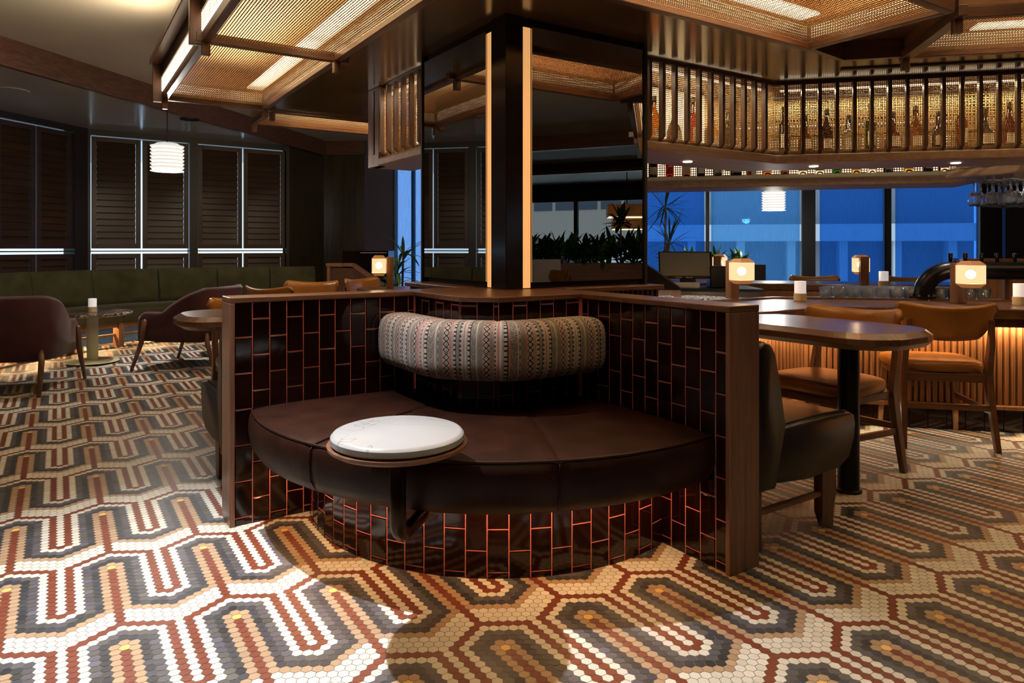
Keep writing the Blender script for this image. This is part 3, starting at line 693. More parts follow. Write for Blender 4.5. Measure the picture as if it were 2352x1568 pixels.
for i_, (x_, w_) in enumerate(((6.9, .14), (10.2, .16))):
    b = MB(); b.box(x_, x_+w_, -6.9, 6.6 if i_ else 4.0, 2.55, ZU); struct(b.build('trim_%d' % (6+i_), M['walnut_y']))
# ------------------------------------------------------------------ bottle gantry over the bar
GZ0, GZ1 = 1.682, 2.135
R2 = math.sqrt(.5)
def seg_frame(A, B):
    A, B = Vector(A), Vector(B); u = (B-A).normalized(); return A, u, (B-A).length, Vector((u.y, -u.x))     # n: outside (right of travel)
def gantry(name, label, pts, slats, mesh_pitch, depth, led_top=True, shelf=True):
    p0 = pts[0]; r = gthing(name, label, 'bottle shelf', p0[0], p0[1]); O = (p0[0], p0[1], 0)
    cv = Vector((0,0))
    inner = []; n_ = len(pts); segs = [seg_frame(pts[i], pts[i+1]) for i in range(n_-1)]
    def offs(d):
        out = []
        for i in range(n_):
            if i == 0: out.append(Vector(pts[0])+segs[0][3]*d)
            elif i == n_-1: out.append(Vector(pts[-1])+segs[-1][3]*d)
            else:
                n1, n2 = segs[i-1][3], segs[i][3]; m_ = (n1+n2).normalized(); out.append(Vector(pts[i])+m_*(d/m_.dot(n1)))
        return out
    f0, f1 = offs(.035), offs(-depth); poly = [tuple(v) for v in f0]+[tuple(v) for v in f1[::-1]]
    b = MB(); b.prism(poly, 1.625, GZ0); b.build('bottom_board', M['pale_x'], r, O, bevel=.014, seg=3)
    g0, g1 = offs(.0), offs(-depth+.05); poly = [tuple(v) for v in g0]+[tuple(v) for v in g1[::-1]]
    b = MB(); b.prism(poly, GZ0, GZ0+.025); b.build('shelf_board', M['cream'], r, O)
    b = MB(); b.prism(poly, GZ1, ZS-.001); b.build('top_board', M['walnut_x'], r, O)
    b = MB()
    for A, u, L, n in segs: wires(b, (A.x+n.x*.004, A.y+n.y*.004, GZ0+.005), (u.x, u.y, 0), (0,0,1), L, GZ1-GZ0, mesh_pitch, mesh_pitch, mesh_pitch*.36)
    b.build('mesh_screen', M['wire'], r, O)
    for A, u, L, n in segs:
        k = int(L/slats)
        for i in range(k):
            c = A+u*(slats*(i+.72)); h = GZ1-GZ0
            b = MB(); b.add([(c.x+u.x*s*.0105+n.x*d, c.y+u.y*s*.0105+n.y*d, z) for s in (-1,1) for d, z in ((.010,GZ0+.004),(.040,GZ0+.03),(.040,GZ1),(.010,GZ1))], [(0,1,2,3),(7,6,5,4),(0,4,5,1),(1,5,6,2),(2,6,7,3),(3,7,4,0)])
            b.build('slat', M['walnut_z'], r, O)
    for A, u, L, n in segs:
        a = A-n*.055+u*.05; c = A-n*.055+u*(L-.05)
        b = MB(); b.bar((a.x,a.y,GZ1-.022), (c.x,c.y,GZ1-.022), .014, .014); b.build('led_bar', M['led'], r, O)
        a = A-n*(depth-.03)+u*.05; c = A-n*(depth-.03)+u*(L-.05)
        b = MB(); b.bar((a.x,a.y,GZ0+.045), (c.x,c.y,GZ0+.045), .014, .03); b.build('led_bar', M['led'], r, O)
    b = MB(); ho = offs(-depth+.01)
    for i in range(n_-1):
        A = ho[i]; u = segs[i][1]; L = (ho[i+1]-ho[i]).length
        wires(b, (A.x, A.y, GZ0+.02), (u.x,u.y,0), (0,0,1), L, GZ1-GZ0-.03, .02, .02, .0105)
        b.bar((A.x, A.y, GZ0+.20), (ho[i+1].x, ho[i+1].y, GZ0+.20), .02, .03)
    b.build('back_screen', M['brass'], r, O)
    return r, segs
gan, gsegs = gantry('bottle_gantry', 'slatted walnut and brass mesh bottle gantry hanging over the near bar', [(2.62,2.86),(3.935,2.86),(5.75,1.045)], .1015, .0108, .42)
A_, u_, L_, n_ = gsegs[0]; b = MB(); a = A_-n_*.40; c = a+u_*(L_-.2); b.bar((a.x,a.y,1.92), (c.x,c.y,1.92), .006, .40); b.build('glow_panel', emit('gantry_backlight', (1.0,.80,.50), .55), gan, (2.62,2.86,0))
gan2, g2 = gantry('bottle_gantry', 'slatted end of the bottle gantry left of the mirrored pillar', [(1.83,4.50),(1.83,3.56)], .115, .0108, .30)
b = MB(); b.box(2.105, 2.111, 3.6, 4.4, 1.74, 2.12); b.build('glow_panel', emit('gantry_end_backlight', (1.0,.84,.58), 1.5), gan2, (1.83,4.5,0))
b = MB(); b.box(1.795, 1.86, 4.33, 4.52, 1.625, ZS); b.build('end_panel', M['oak_z'], gan2, (1.83,4.5,0), bevel=.004)
# far gantry, open towards us, with its row of bottles against a glowing screen
BGA, BGB = (4.36, 4.49), (6.22, 2.63)
far = gthing('bottle_shelf', 'long pale shelf of bottles hanging on the far side of the bar', 'bottle shelf', *BGA); O = (BGA[0], BGA[1], 0)
A, u, L, n = seg_frame(BGA, BGB)
def fpoly(a, c, d0, d1):
    pts = [A+u*a+n*d0, A+u*c+n*d0, A+u*c+n*d1, A+u*a+n*d1]; return [tuple(v) for v in pts]
b = MB(); b.prism(fpoly(-.6, L, .02, -.45), 1.60, 1.668); b.build('bottom_board', M['pale_x'], far, O, bevel=.014, seg=3)
b = MB(); b.prism(fpoly(-.6, L, .0, -.42), 1.668, 1.70); b.build('shelf_board', M['cream'], far, O)
b = MB(); b.prism(fpoly(-.6, L, .0, -.42), GZ1, ZS-.001); b.build('top_board', M['walnut_x'], far, O)
b = MB(); b.prism(fpoly(-.6, L, -.40, -.405), 1.70, 2.1); b.build('glow_panel', emit('bottle_backlight', (1.0,.86,.62), 1.5), far, O)
P0 = A-u*.6-n*.36; b = MB(); wires(b, (P0.x,P0.y,1.70), (u.x,u.y,0), (0,0,1), L+.6, .42, .02, .02, .009); b.build('back_screen', M['brass'], far, O)
for t in (.0, .93, L-.03):
    c = A+u*t; b = MB(); b.obox((c.x-n.x*.1, c.y-n.y*.1, 1.90), (.03, .22, .47), math.atan2(u.y, u.x)); b.build('upright', M['cream'], far, O)
b = MB(); b.bar(((A+u*.02-n*.06).x, (A+u*.02-n*.06).y, 2.115), ((A+u*L-n*.06).x, (A+u*L-n*.06).y, 2.115), .014, .014); b.build('led_bar', M['led'], far, O)
# right-hand return of the gantry with the stemware rack
ret = gthing('bottle_gantry', 'slatted end of the far gantry above the hanging wine glasses', 'bottle shelf', 6.10, 2.62); O = (6.10, 2.62, 0)
b = MB(); b.box(5.62, 6.30, .6, 2.60, 1.60, 1.668); b.build('bottom_board', M['pale_y'], ret, O, bevel=.014, seg=3)
b = MB(); wires(b, (5.66, 2.58, 1.67), (0,-1,0), (0,0,1), 2.0, .46, .0108, .0108, .004); b.build('mesh_screen', M['wire'], ret, O)
for i in range(8):
    b = MB(); b.box(5.60, 5.645, 2.42-i*.11, 2.45-i*.11, 1.675, GZ1); b.build('slat', M['walnut_z'], ret, O)
b = MB(); b.box(6.2, 6.21, .6, 2.55, 1.70, 2.1); b.build('glow_panel', emit('screen_backlight', (1.0,.86,.62), .8), ret, O)

# bottles
def bottle_parts(kind):
    b = MB(); s = kind
    if s == 0: pr = [(.001,0),(.036,0),(.038,.005),(.038,.155),(.034,.178),(.016,.215),(.014,.270),(.001,.270)]
    elif s == 1: pr = [(.001,0),(.046,0),(.050,.01),(.047,.09),(.030,.145),(.015,.17),(.014,.235),(.001,.235)]
    elif s == 2: pr = [(.001,0),(.042,0),(.043,.005),(.043,.13),(.036,.150),(.017,.165),(.016,.225),(.001,.225)]
    else: pr = [(.001,0),(.032,0),(.034,.005),(.034,.19),(.030,.21),(.013,.235),(.013,.300),(.001,.300)]
    b.lathe(pr, 6 if s == 2 else 18); return b, pr
LIQ = {'amber': glass('amber_spirit', (.42,.12,.012), .02), 'red': glass('red_spirit', (.22,.010,.006), .02), 'brown': glass('brown_spirit', (.09,.025,.007), .02), 'green': glass('green_spirit', (.035,.12,.02), .02), 'clear': glass('clear_spirit', (.88,.86,.74), .02), 'yellow': glass('yellow_spirit', (.50,.33,.05), .02), 'dark': mat('dark_bottle', (.008,.006,.005), .12)}
LAB = {'cream': mat('cream_label', (.62,.56,.44), .7), 'white': mat('white_label', (.72,.70,.66), .7), 'red': mat('red_label', (.35,.03,.02), .7), 'black': mat('black_label', (.012,.012,.012), .6), 'gold': mat('gold_label', (.55,.36,.12), .5)}
CAPM = mat('bottle_cap', (.03,.02,.015), .4)
def bottle(p, q, z, kind, liq, lab, label, group, face):
    r = gthing('liquor_bottle', label, 'bottle', p, q, z, group); b, pr = bottle_parts(kind)
    b.build('bottle_glass', LIQ[liq], r, smooth=True)
    R = pr[2][0]+.001; n = 8 if kind != 2 else 4; b = MB(); h0, h1 = (.035, .10) if kind != 3 else (.05, .14)
    a0, a1 = face-.75, face+.75; vs = []
    for i in range(n+1):
        a = a0+(a1-a0)*i/n
        for zz in (h0, h1):
            rr = R if kind != 1 else R-.004*(zz > .06); vs.append((rr*math.cos(a), rr*math.sin(a), zz))
    b.add(vs, [(2*i, 2*i+2, 2*i+3, 2*i+1) for i in range(n)]); b.build('paper_label', LAB[lab], r, solid=.001)
    b = MB(); b.lathe([(.001,0),(.015,0),(.015,.03),(.001,.03)], 12, (0,0,pr[-1][1])); b.build('cap', CAPM, r)
    return r
row = [(0,'amber','gold'),(1,'red','red'),(2,'brown','white'),(1,'red','black'),(2,'dark','cream'),(0,'red','red'),(2,'brown','cream'),(0,'dark','white'),(2,'dark','cream'),(1,'dark','gold'),(0,'amber','red'),(2,'amber','gold'),(0,'brown','cream'),(2,'clear','white'),(2,'clear','red'),(0,'green','black'),(2,'yellow','white'),(0,'clear','white'),(2,'dark','white'),(2,'yellow','gold'),(0,'dark','cream'),(2,'clear','red')]
fa = math.atan2(n.y, n.x)
for i, (k, lq, lb) in enumerate(row):
    t = -.46+i*(L+.40)/len(row)+RNG.normal(0, .008); c = A+u*t-n*.12
    bottle(c.x, c.y, 1.70, k, lq, lb, '%s bottle with %s label, %s from the left on the far bar shelf' % ({'dark':'dark glass','clear':'clear glass'}.get(lq, lq+' liquor'), lb, ORD(i)), 'bottles on the far shelf', fa)
row2 = [(0,'amber'),(1,'brown'),(3,'red'),(2,'amber'),(0,'green'),(3,'dark'),(1,'amber'),(0,'brown'),(2,'clear'),(3,'green'),(1,'red'),(0,'amber'),(2,'dark'),(3,'amber'),(1,'dark'),(0,'red')]
for i, (k, lq) in enumerate(row2):
    if i < 5: A_, u_, L_, n_ = gsegs[0]; t = .45+i*.17
    else: A_, u_, L_, n_ = gsegs[1]; t = .10+(i-5)*.135
    c = A_+u_*t-n_*.21
    bottle(c.x, c.y, GZ0+.025, k, lq, 'cream', '%s bottle behind the brass mesh, %s from the left in the near gantry' % ({'dark':'dark glass','clear':'clear glass'}.get(lq, lq+' liquor'), ORD(i)), 'bottles behind the mesh', math.atan2(n_.y, n_.x))

# ------------------------------------------------------------------ bar
BZ = .742
bar = gthing('bar_counter', 'fluted walnut bar counter with tiled kick base and wooden top', 'bar counter', 3.935, 2.60); O = (3.935, 2.60, 0)
def off_poly(pts, d):        # offset of an open polyline to its right
    S = [seg_frame(pts[i], pts[i+1]) for i in range(len(pts)-1)]; out = []
    for i in range(len(pts)):
        if i == 0: out.append(Vector(pts[0])+S[0][3]*d)
        elif i == len(pts)-1: out.append(Vector(pts[-1])+S[-1][3]*d)
        else:
            n1, n2 = S[i-1][3], S[i][3]; m_ = (n1+n2).normalized(); out.append(Vector(pts[i])+m_*(d/m_.dot(n1)))
    return out
base = [(2.66, 2.62), (3.885, 2.62), (6.4, .105)]
def strip(p, d0, d1): a = off_poly(p, d0); c = off_poly(p, d1); return [tuple(v) for v in a]+[tuple(v) for v in c[::-1]]
b = MB(); b.prism(strip(base, .285, -.31), BZ-.055, BZ); b.build('counter_top', M['table_x'], bar, O, bevel=.008)
b = MB(); b.prism(strip(base, -.285, -.31), BZ, BZ+.012); b.build('back_rim', M['walnut_x'], bar, O)
b = MB(); b.prism(strip(base, .235, .10), BZ-.105, BZ-.056); b.build('apron', M['walnut_x'], bar, O)
b = MB(); b.prism(strip(base, .02, -.28), .155, BZ-.056); b.build('front_panel', M['walnut_x'], bar, O)
b = MB()
for A, u, L, n in [seg_frame(base[i], base[i+1]) for i in range(2)]:
    k = int(L/.034)
    for i in range(k):
        c = A+u*(.034*(i+.5))+n*.02; hw = .0155
        ring = [c-u*hw, c-u*hw*.75+n*.012, c-u*hw*.3+n*.018, c+u*hw*.3+n*.018, c+u*hw*.75+n*.012, c+u*hw]
        b.rings([[(v.x, v.y, .165) for v in ring], [(v.x, v.y, BZ-.06) for v in ring]])
b.build('fluted_front', M['oak_z'], bar, O)
b = MB(); b.prism(strip(base, .06, -.02), .140, .163); b.build('ledge', M['oak_x'], bar, O, bevel=.004)
b = MB(); b.prism(strip(base, .0, -.28), 0, .139); b.build('kick_bed', M['matteblack'], bar, O)
b = MB()
for A, u, L, n in [seg_frame(base[i], base[i+1]) for i in range(2)]:
    for i in range(int(L/.10)):
        c = A+u*(.10*(i+.5))+n*.004; vs = []
        for dx, dn in ((-.048,0),(.048,0),(.048,.005),(-.048,.005)): v = c+u*dx+n*dn; vs.append((v.x, v.y))
        b.prism(vs, .004, .136)
b.build('kick_tiles', M['tile'], bar, O, bevel=.002)
# far bar run
base2 = [(2.0, 5.03), (4.70, 5.03), (7.4, 2.33)]
bar2 = gthing('bar_counter', 'far side of the bar counter, walnut, below the blue windows', 'bar counter', 4.7, 4.8); O = (4.7, 4.8, 0)
b = MB(); b.prism(strip(base2, .34, -.25), BZ-.04, BZ+.02); b.build('counter_top', M['table_x'], bar2, O, bevel=.008)
b = MB(); b.prism(strip(base2, .325, .30), BZ-.105, BZ-.041); b.build('apron', M['oak_x'], bar2, O)
b = MB(); b.prism(strip(base2, .22, -.02), 0, BZ-.041); b.build('back_panel', M['matteblack'], bar2, O)
# drinks gear inside the bar
well = gthing('speed_rail', 'steel speed rail under the far counter edge', 'bar rail', 4.9, 3.7); 
b = MB(); b.prism([(4.55,3.98),(4.60,4.03),(6.3,2.33),(6.25,2.28)], .60, .66); b.build('rail_body', M['steel'], well, (4.9,3.7,0))
b = MB()
for i in range(14): b.box(4.60+i*.115, 4.62+i*.115, 3.92-i*.115, 3.94-i*.115, 0, .60) if i in (0, 13) else b.box(4.58+i*.115, 4.66+i*.115, 3.90-i*.115, 3.95-i*.115, .66, .668)
b.build('rail_fittings', M['steel'], well, (4.9,3.7,0))

# peninsula table beside the right wing and its twin behind the left wing
def rounded(x0, x1, y0, y1, r, ch=False):
    pts = []
    for cx, cy, a0 in ((x1-r, y0+r, -90), (x1-r, y1-r, 0), (x0+r, y1-r, 90), (x0+r, y0+r, 180)):
        for i in range(7):
            a = math.radians(a0+90*i/6); pts.append((cx+r*math.cos(a), cy+r*math.sin(a)))
    return pts
def peninsula(label, mirror):
    mp = (lambda p, q: (q-.954, p+.954)) if mirror else (lambda p, q: (p, q))
    p0, q0 = mp(2.96, 1.9); r = gthing('peninsula_table', label, 'table', p0, q0); O = (p0, q0, 0); b = MB()
    out = [mp(*v) for v in rounded(2.66, 3.205, 1.455, 2.345, .20)]; cx, cy = mp(2.95, 1.87)
    def ins(k): return [(cx+(x-cx)*(1-k/.30), cy+(y-cy)*(1-k/.47)) for x, y in out]
    b.rings([[(x, y, .668) for x, y in ins(.025)], [(x, y, .690) for x, y in ins(0)], [(x, y, .714) for x, y in ins(0)], [(x, y, .736) for x, y in ins(.028)]])
    b.build('table_top', M['table_y'], r, O, bevel=.002)
    px, pq = mp(2.955, 1.765); b = MB(); b.tube([(px, pq, .0), (px, pq, .667)], .045, 28); b.build('pole', M['black'], r, O, smooth=False)
    b = MB(); b.lathe([(.001,0),(.055,0),(.055,.012),(.046,.016),(.001,.016)], 28, (px, pq, 0)); b.build('foot_ring', M['black'], r, O)
peninsula('round-ended walnut table on a black pole joined to the bar', False)
peninsula('round-ended walnut table half hidden behind the left partition wing', True)

# leather booth benches on the outer faces of the wings
def bench(label, mirror):
    mp = (lambda p, q: (q-.954, p+.954)) if mirror else (lambda p, q: (p, q))
    p0, q0 = mp(2.3, 1.9); r = gthing('booth_bench', label, 'bench', p0, q0); O = (p0, q0, 0)
    def loft(prof, q0_, q1_, inset):
        b = MB(); rs = []
        for qq, k in ((q0_, .955), (q0_+.006, .99), (q0_+.018, 1.), (q1_, 1.)):
            cx = sum(a for a, z in prof)/len(prof); cz = sum(z for a, z in prof)/len(prof)
            rs.append([mp(cx+(a-cx)*k, qq)+(cz+(z-cz)*k,) for a, z in prof])
        b.rings(rs); return b
    seat = [(2.10,.255),(2.30,.235),(2.50,.245),(2.565,.275),(2.60,.345),(2.608,.400),(2.600,.432),(2.57,.447),(2.45,.452),(2.25,.447),(2.13,.440),(2.10,.42)]
    loft(seat, 1.525, 2.62, 0).build('seat_cushion', M['blackleather'], r, O, smooth=True)
    back = [(2.008,.24),(2.10,.24),(2.155,.45),(2.125,.60),(2.095,.715),(2.070,.748),(2.040,.755),(2.015,.735),(2.008,.70)]
    loft(back, 1.515, 2.62, 0).build('back_cushion', M['blackleather'], r, O, smooth=True)
    b = MB(); b.tube([mp(a, 1.553)+(z+.002,) for a, z in seat[5:11]], .004, 6); b.tube([mp(a, 1.542)+(z,) for a, z in back[2:8]], .004, 6); b.build('piping', M['blackleather'], r, O)
    for qq in (1.60, 2.48):
        b = MB(); x0, y0 = mp(2.50, qq); b.rings([[mp(2.475, qq-.018)+(z,), mp(2.545+(.02 if z > .1 else 0), qq-.018)+(z,), mp(2.545+(.02 if z > .1 else 0), qq+.018)+(z,), mp(2.475-(-.03 if z < .05 else 0), qq+.018)+(z,)] for z in (0, .06, .12, .25)]); b.build('leg', M['walnut_z'], r, O)
        b = MB(); b.box(*sorted([mp(2.07, qq-.018)[0], mp(2.11, qq+.018)[0]]), *sorted([mp(2.07, qq-.018)[1], mp(2.11, qq+.018)[1]]), 0, .25); b.build('leg', M['walnut_z'], r, O)
        b = MB(); b.tube([mp(2.09, qq)+(.13,), mp(2.49, qq)+(.13,)], .013, 10); b.build('stretcher', M['oak_x'], r, O)
    b = MB(); b.bar(mp(2.50, 1.60)+(.225,), mp(2.50, 2.48)+(.225,), .03, .05); b.build('seat_rail', M['walnut_y'], r, O)
bench('black-brown leather booth bench against the right partition wing', False)
bench('black-brown leather booth bench peeking out left of the partition', True)

# ------------------------------------------------------------------ tan leather dining chairs
def make_chair():
    r = thing('dining_chair', 'x', 'chair', (0,0,0), 0, 'tan leather dining chairs')
    def outline(k, n=40, w=.235, d=.215):
        pts = []
        for i in range(n):
            a = 2*math.pi*i/n; c, s = math.cos(a), math.sin(a); e = .55
            x = w*math.copysign(abs(c)**e, c)*(1+.07*math.sin(a)); y = d*math.copysign(abs(s)**e, s)+.005; pts.append((x*k, y*k))
        return pts
    b = MB(); b.rings([[(x, y, z) for x, y in outline(k)] for k, z in ((.90,.400),(.975,.408),(1.,.425),(1.,.440),(.97,.454),(.85,.463),(.5,.467),(.1,.468))]); b.build('seat', M['tan'], r, smooth=True)
    NU_, NV_ = 24, 12; vs = []; fs = []
    for f in (0, 1):
        for j in range(NV_+1):
            for i in range(NU_+1):
                u = -1+2*i/NU_; v = j/NV_; au = abs(u)
                zt = .768+.030*au**2-.055*max(0, (au-.86)/.14)**2; zb = .582+.020*au**2+.10*max(0, (au-.60)/.40)**2
                z = zb+(zt-zb)*v; x = .258*u*(.90+.10*v)
                edge = min(1., (1-au)/.10, v/.12+.0, (1-v)/.12); t = .021*math.sqrt(max(0., 1-(1-max(edge, 0))**2))
                yc = -.262+.085*u*u-.10*(z-.58)-.012*max(0, (v-.7)/.3)**2
                vs.append((x, yc+(t if f else -t), z))
    n1 = (NU_+1)*(NV_+1)
    for f in (0, 1):
        for j in range(NV_):
            for i in range(NU_):
                a = f*n1+j*(NU_+1)+i; q = (a, a+1, a+NU_+2, a+NU_+1); fs.append(q if f else q[::-1])
    b = MB(); b.add(vs, fs); o = b.build('backrest', M['tan'], r, smooth=True)
    bm = bmesh.new(); bm.from_mesh(o.data); bmesh.ops.remove_doubles(bm, verts=bm.verts, dist=.0005); bmesh.ops.recalc_face_normals(bm, faces=bm.faces); bm.to_mesh(o.data); bm.free()
    for sx in (-1, 1):
        b = MB(); P = [((sx*.225,-.270,0),.026,.036),((sx*.213,-.225,.24),.03,.044),((sx*.208,-.200,.40),.032,.050),((sx*.205,-.238,.56),.030,.040),((sx*.200,-.262,.70),.024,.022)]
        rs = []
        for (c, w, d) in P: rs.append([(c[0]+i*w/2, c[1]+j*d/2, c[2]) for i, j in ((-1,-1),(1,-1),(1,1),(-1,1))])
        b.rings(rs); b.build('leg', M['walnut_z'], r, bevel=.004)
        b = MB(); rs = []
        for (c, w) in (((sx*.205,.205,0),.024),((sx*.190,.180,.40),.036)): rs.append([(c[0]+i*w/2, c[1]+j*w/2, c[2]) for i, j in ((-1,-1),(1,-1),(1,1),(-1,1))])
        b.rings(rs); b.build('leg', M['oak_z'], r, bevel=.004)
        b = MB(); b.bar((sx*.215,-.232,.205), (sx*.198,.19,.215), .016, .028); b.build('stretcher', M['walnut_y'], r)
    b = MB(); b.bar((-.216,-.232,.225), (.216,-.232,.225), .018, .028); b.build('stretcher', M['walnut_x'], r)
    b = MB(); b.bar((-.196,.190,.265), (.196,.190,.265), .018, .026); b.build('stretcher', M['walnut_x'], r)
    b = MB()
    for y in (-.195, .175): b.prism([(-.20,y-.012),(.20,y-.012),(.20,y+.012),(-.20,y+.012)], .355, .402)
    for x in (-.20, .20): b.box(x-.012, x+.012, -.19, .17, .365, .402)
    b.build('seat_frame', M['walnut_x'], r, bevel=.004); return r
ch0 = make_chair(); used = [0]
def chair(x, y, ang, label):          # ang: the way the chair faces, world degrees
    rz = math.radians(ang-90)
    if not used[0]:
        used[0] = 1; ch0.location = (x, y, 0); ch0.rotation_euler = (0,0,rz); ch0['label'] = label; return ch0
    return dup(ch0, (x, y, 0), rz, label)
D = math.degrees(PH)
chair(*W(4.19, 2.015), D+45, 'tan leather chair seen from behind, facing the fluted bar front')
chair(*W(3.15, 1.99), D+180, 'tan leather chair tucked between the round-ended table and the bar')
chair(*W(.98, 4.12), D+270, 'tan leather chair barely showing behind the left end of the partition')
chair(-1.70, 5.55, 62, 'tan leather chair turned sideways, first to show above the left wing')
chair(-1.71, 5.80+.22, 268, 'tan leather chair facing us, widest back above the left wing')
chair(-1.19, 6.75, 330, 'tan leather chair beside the lit table lamp left of the pillar')
chair(2.05, 7.55, 258, 'tan leather chair partly hidden by the lamp in front of the pale screen')
chair(3.30, 7.20, 258, 'tan leather chair at the far counter below the white pendant lamp')
chair(4.22, 7.0, 258, 'tan leather chair at the far counter behind the candle holder')
# ------------------------------------------------------------------ lamps, candles and bar things
def make_lamp():
    r = thing('table_lamp', 'x', 'lamp', (0,0,0), 0, 'walnut box lantern lamps')
    b = MB(); b.box(-.032, .032, -.028, .028, 0, .245); b.build('post', M['oak_z'], r, bevel=.003)
    c = .0; yo = -.086; h0, h1 = .098, .258; w = .054
    sq = lambda k, z: [(i*k, yo+j*k, z) for i, j in ((-1,-1),(1,-1),(1,1),(-1,1))]
    b = MB(); b.rings([sq(w, h0+.026), sq(w, h1-.026)], False, False); b.build('lamp_shade', M['lantern'], r)
    b = MB(); b.rings([sq(w-.020, h1), sq(w+.002, h1-.024), sq(w-.002, h1-.024), sq(w-.024, h1-.002)]); b.build('shade_cap', M['cap_glow'], r)
    b = MB(); b.rings([sq(w-.020, h0), sq(w+.002, h0+.024), sq(w-.002, h0+.024), sq(w-.024, h0+.002)]); b.build('shade_base', M['cap_glow'], r)
    b = MB(); b.ball((0, yo, (h0+h1)/2), .027); b.build('bulb', M['bulb'], r, smooth=True)
    return r
lamp0 = make_lamp()
def lamp(x, y, z, ang, label, first=False):
    rz = math.radians(ang)
    if first: lamp0.location = (x, y, z); lamp0.rotation_euler = (0,0,rz); lamp0['label'] = label; r = lamp0
    else: r = dup(lamp0, (x, y, z), rz, label)
    l = bpy.data.lights.new('lamp_glow', 'POINT'); l.energy = 9.0; l.color = (1,.66,.34); l.shadow_soft_size = .05
    o = bpy.data.objects.new('lamp_glow', l); COL.objects.link(o)
    o.location = (x+math.sin(rz)*.095, y-math.cos(rz)*.095, z+.19)
    return r
def PX(px, py, z):           # point at height z below picture position px, py
    Y = (HC-z)*F/(py-CY); return ((px-CX)/F*Y, Y)
lx = PX(1693, 692, BZ); lamp(lx[0], lx[1]+.09, BZ+.012, 22, 'lit box lantern lamp on the bar just right of the till', True)
lx = PX(2213, 697, BZ); lamp(lx[0], lx[1]+.05, BZ, 14, 'lit box lantern lamp in front of the black pipe')
lx = W(6.02, 3.20); lamp(2.94, 5.62, BZ+.02, 168, 'lit box lantern lamp seen from behind its post on the far counter')
lamp(1.92, 6.15, BZ+.02, 150, 'lit box lantern lamp half hidden behind the black receipt printer')
lamp(-.875, 5.45, BZ+.02, -80, 'lit box lantern lamp left of the mirrored pillar')
def make_candle():
    r = thing('candle_holder', 'x', 'candle holder', (0,0,0), 0, 'candle holders')
    b = MB(); b.lathe([(.001,0),(.037,0),(.039,.002),(.039,.048),(.034,.05),(.001,.05)], 28); b.build('stone_base', M['stone'], r)
    b = MB(); b.lathe([(.001,.05),(.035,.05),(.035,.126),(.031,.126),(.031,.056),(.001,.056)], 28); b.build('frosted_glass', M['candle'], r)
    return r
cd0 = make_candle(); cds = [0]
def candle(x, y, z, label):
    if not cds[0]: cds[0] = 1; cd0.location = (x, y, z); cd0['label'] = label; return
    dup(cd0, (x, y, z), 0, label)
c = PX(1838, 691, BZ); candle(c[0], c[1], BZ, 'frosted candle holder on the bar behind the round-ended table')
c = PX(2343, 700, BZ); candle(c[0], c[1], BZ, 'frosted candle holder on the bar at the right picture edge')
candle(3.10, 5.62, BZ+.02, 'frosted candle holder beside the lamp on the far counter')
candle(3.86, 5.45, BZ+.02, 'frosted candle holder half hidden behind the black pipe')
candle(-3.84, 6.51, .477, 'frosted candle holder on the round marble lounge table')
# tumblers, ribbed, clustered on the inner ledge
tb = MB(); prt = [(.001,.004),(.030,.004),(.033,.010),(.040,.080),(.0385,.080),(.031,.014),(.001,.012)]
rs = []
for r_, z in prt: rs.append([(r_*(1+(.05 if k % 2 else -.03)*(1 if .01 < z < .079 else 0))*math.cos(2*math.pi*k/16), r_*(1+(.05 if k % 2 else -.03)*(1 if .01 < z < .079 else 0))*math.sin(2*math.pi*k/16), z) for k in range(16)])
tb.rings(rs)
t0 = tag(tb.build('tumbler', M['glass'], smooth=True), 'clear ribbed tumbler in the cluster on the inner bar ledge', 'glass', 'ribbed tumblers on the bar')
A_, u_, L_, n_ = seg_frame(base[1], base[2]); k = 0
for row_ in range(3):
    for i in range(12 - row_):
        c = A_+u_*(.22+i*.085+row_*.04)-n_*(.375+row_*.085); x, y = W(c.x, c.y)
        o = t0 if k == 0 else t0.copy()
        if k: COL.objects.link(o)
        o.location = (x, y, BZ-.002); k += 1
b = MB(); tl = seg_frame(base[1], base[2]); p = [A_+u_*.1-n_*.315, A_+u_*1.4-n_*.315, A_+u_*1.4-n_*.64, A_+u_*.1-n_*.64]
b.prism([W(v.x, v.y) for v in p], BZ-.03, BZ-.003); tag(b.build('inner_ledge', M['steel']), 'steel inner ledge of the bar carrying the tumblers', 'ledge')
# ice bin
ib = gthing('ice_bin', 'steel ice bin heaped with crushed ice beside the till', 'ice bin', 3.35, 3.18); O = (3.35, 3.18, 0)
b = MB(); b.prism([(2.8,2.96),(3.88,2.96),(3.88,3.36),(2.8,3.36)], .45, .715); b.build('bin', M['steel'], ib, O)
b = MB()
for i in range(900):
    x = RNG.uniform(2.84, 3.84); y = RNG.uniform(2.99, 3.33); h = .725+.022*math.sin(math.pi*(x-2.8)/1.08)+RNG.uniform(-.012, .008); s = RNG.uniform(.008, .014)
    b.obox((x, y, h), (s*2, s*1.7, s*1.5), RNG.uniform(0, 3))
ic = b.build('ice', mat('crushed_ice', (.72,.76,.85), .18, coat=.6), ib, O); ic['kind'] = 'stuff'
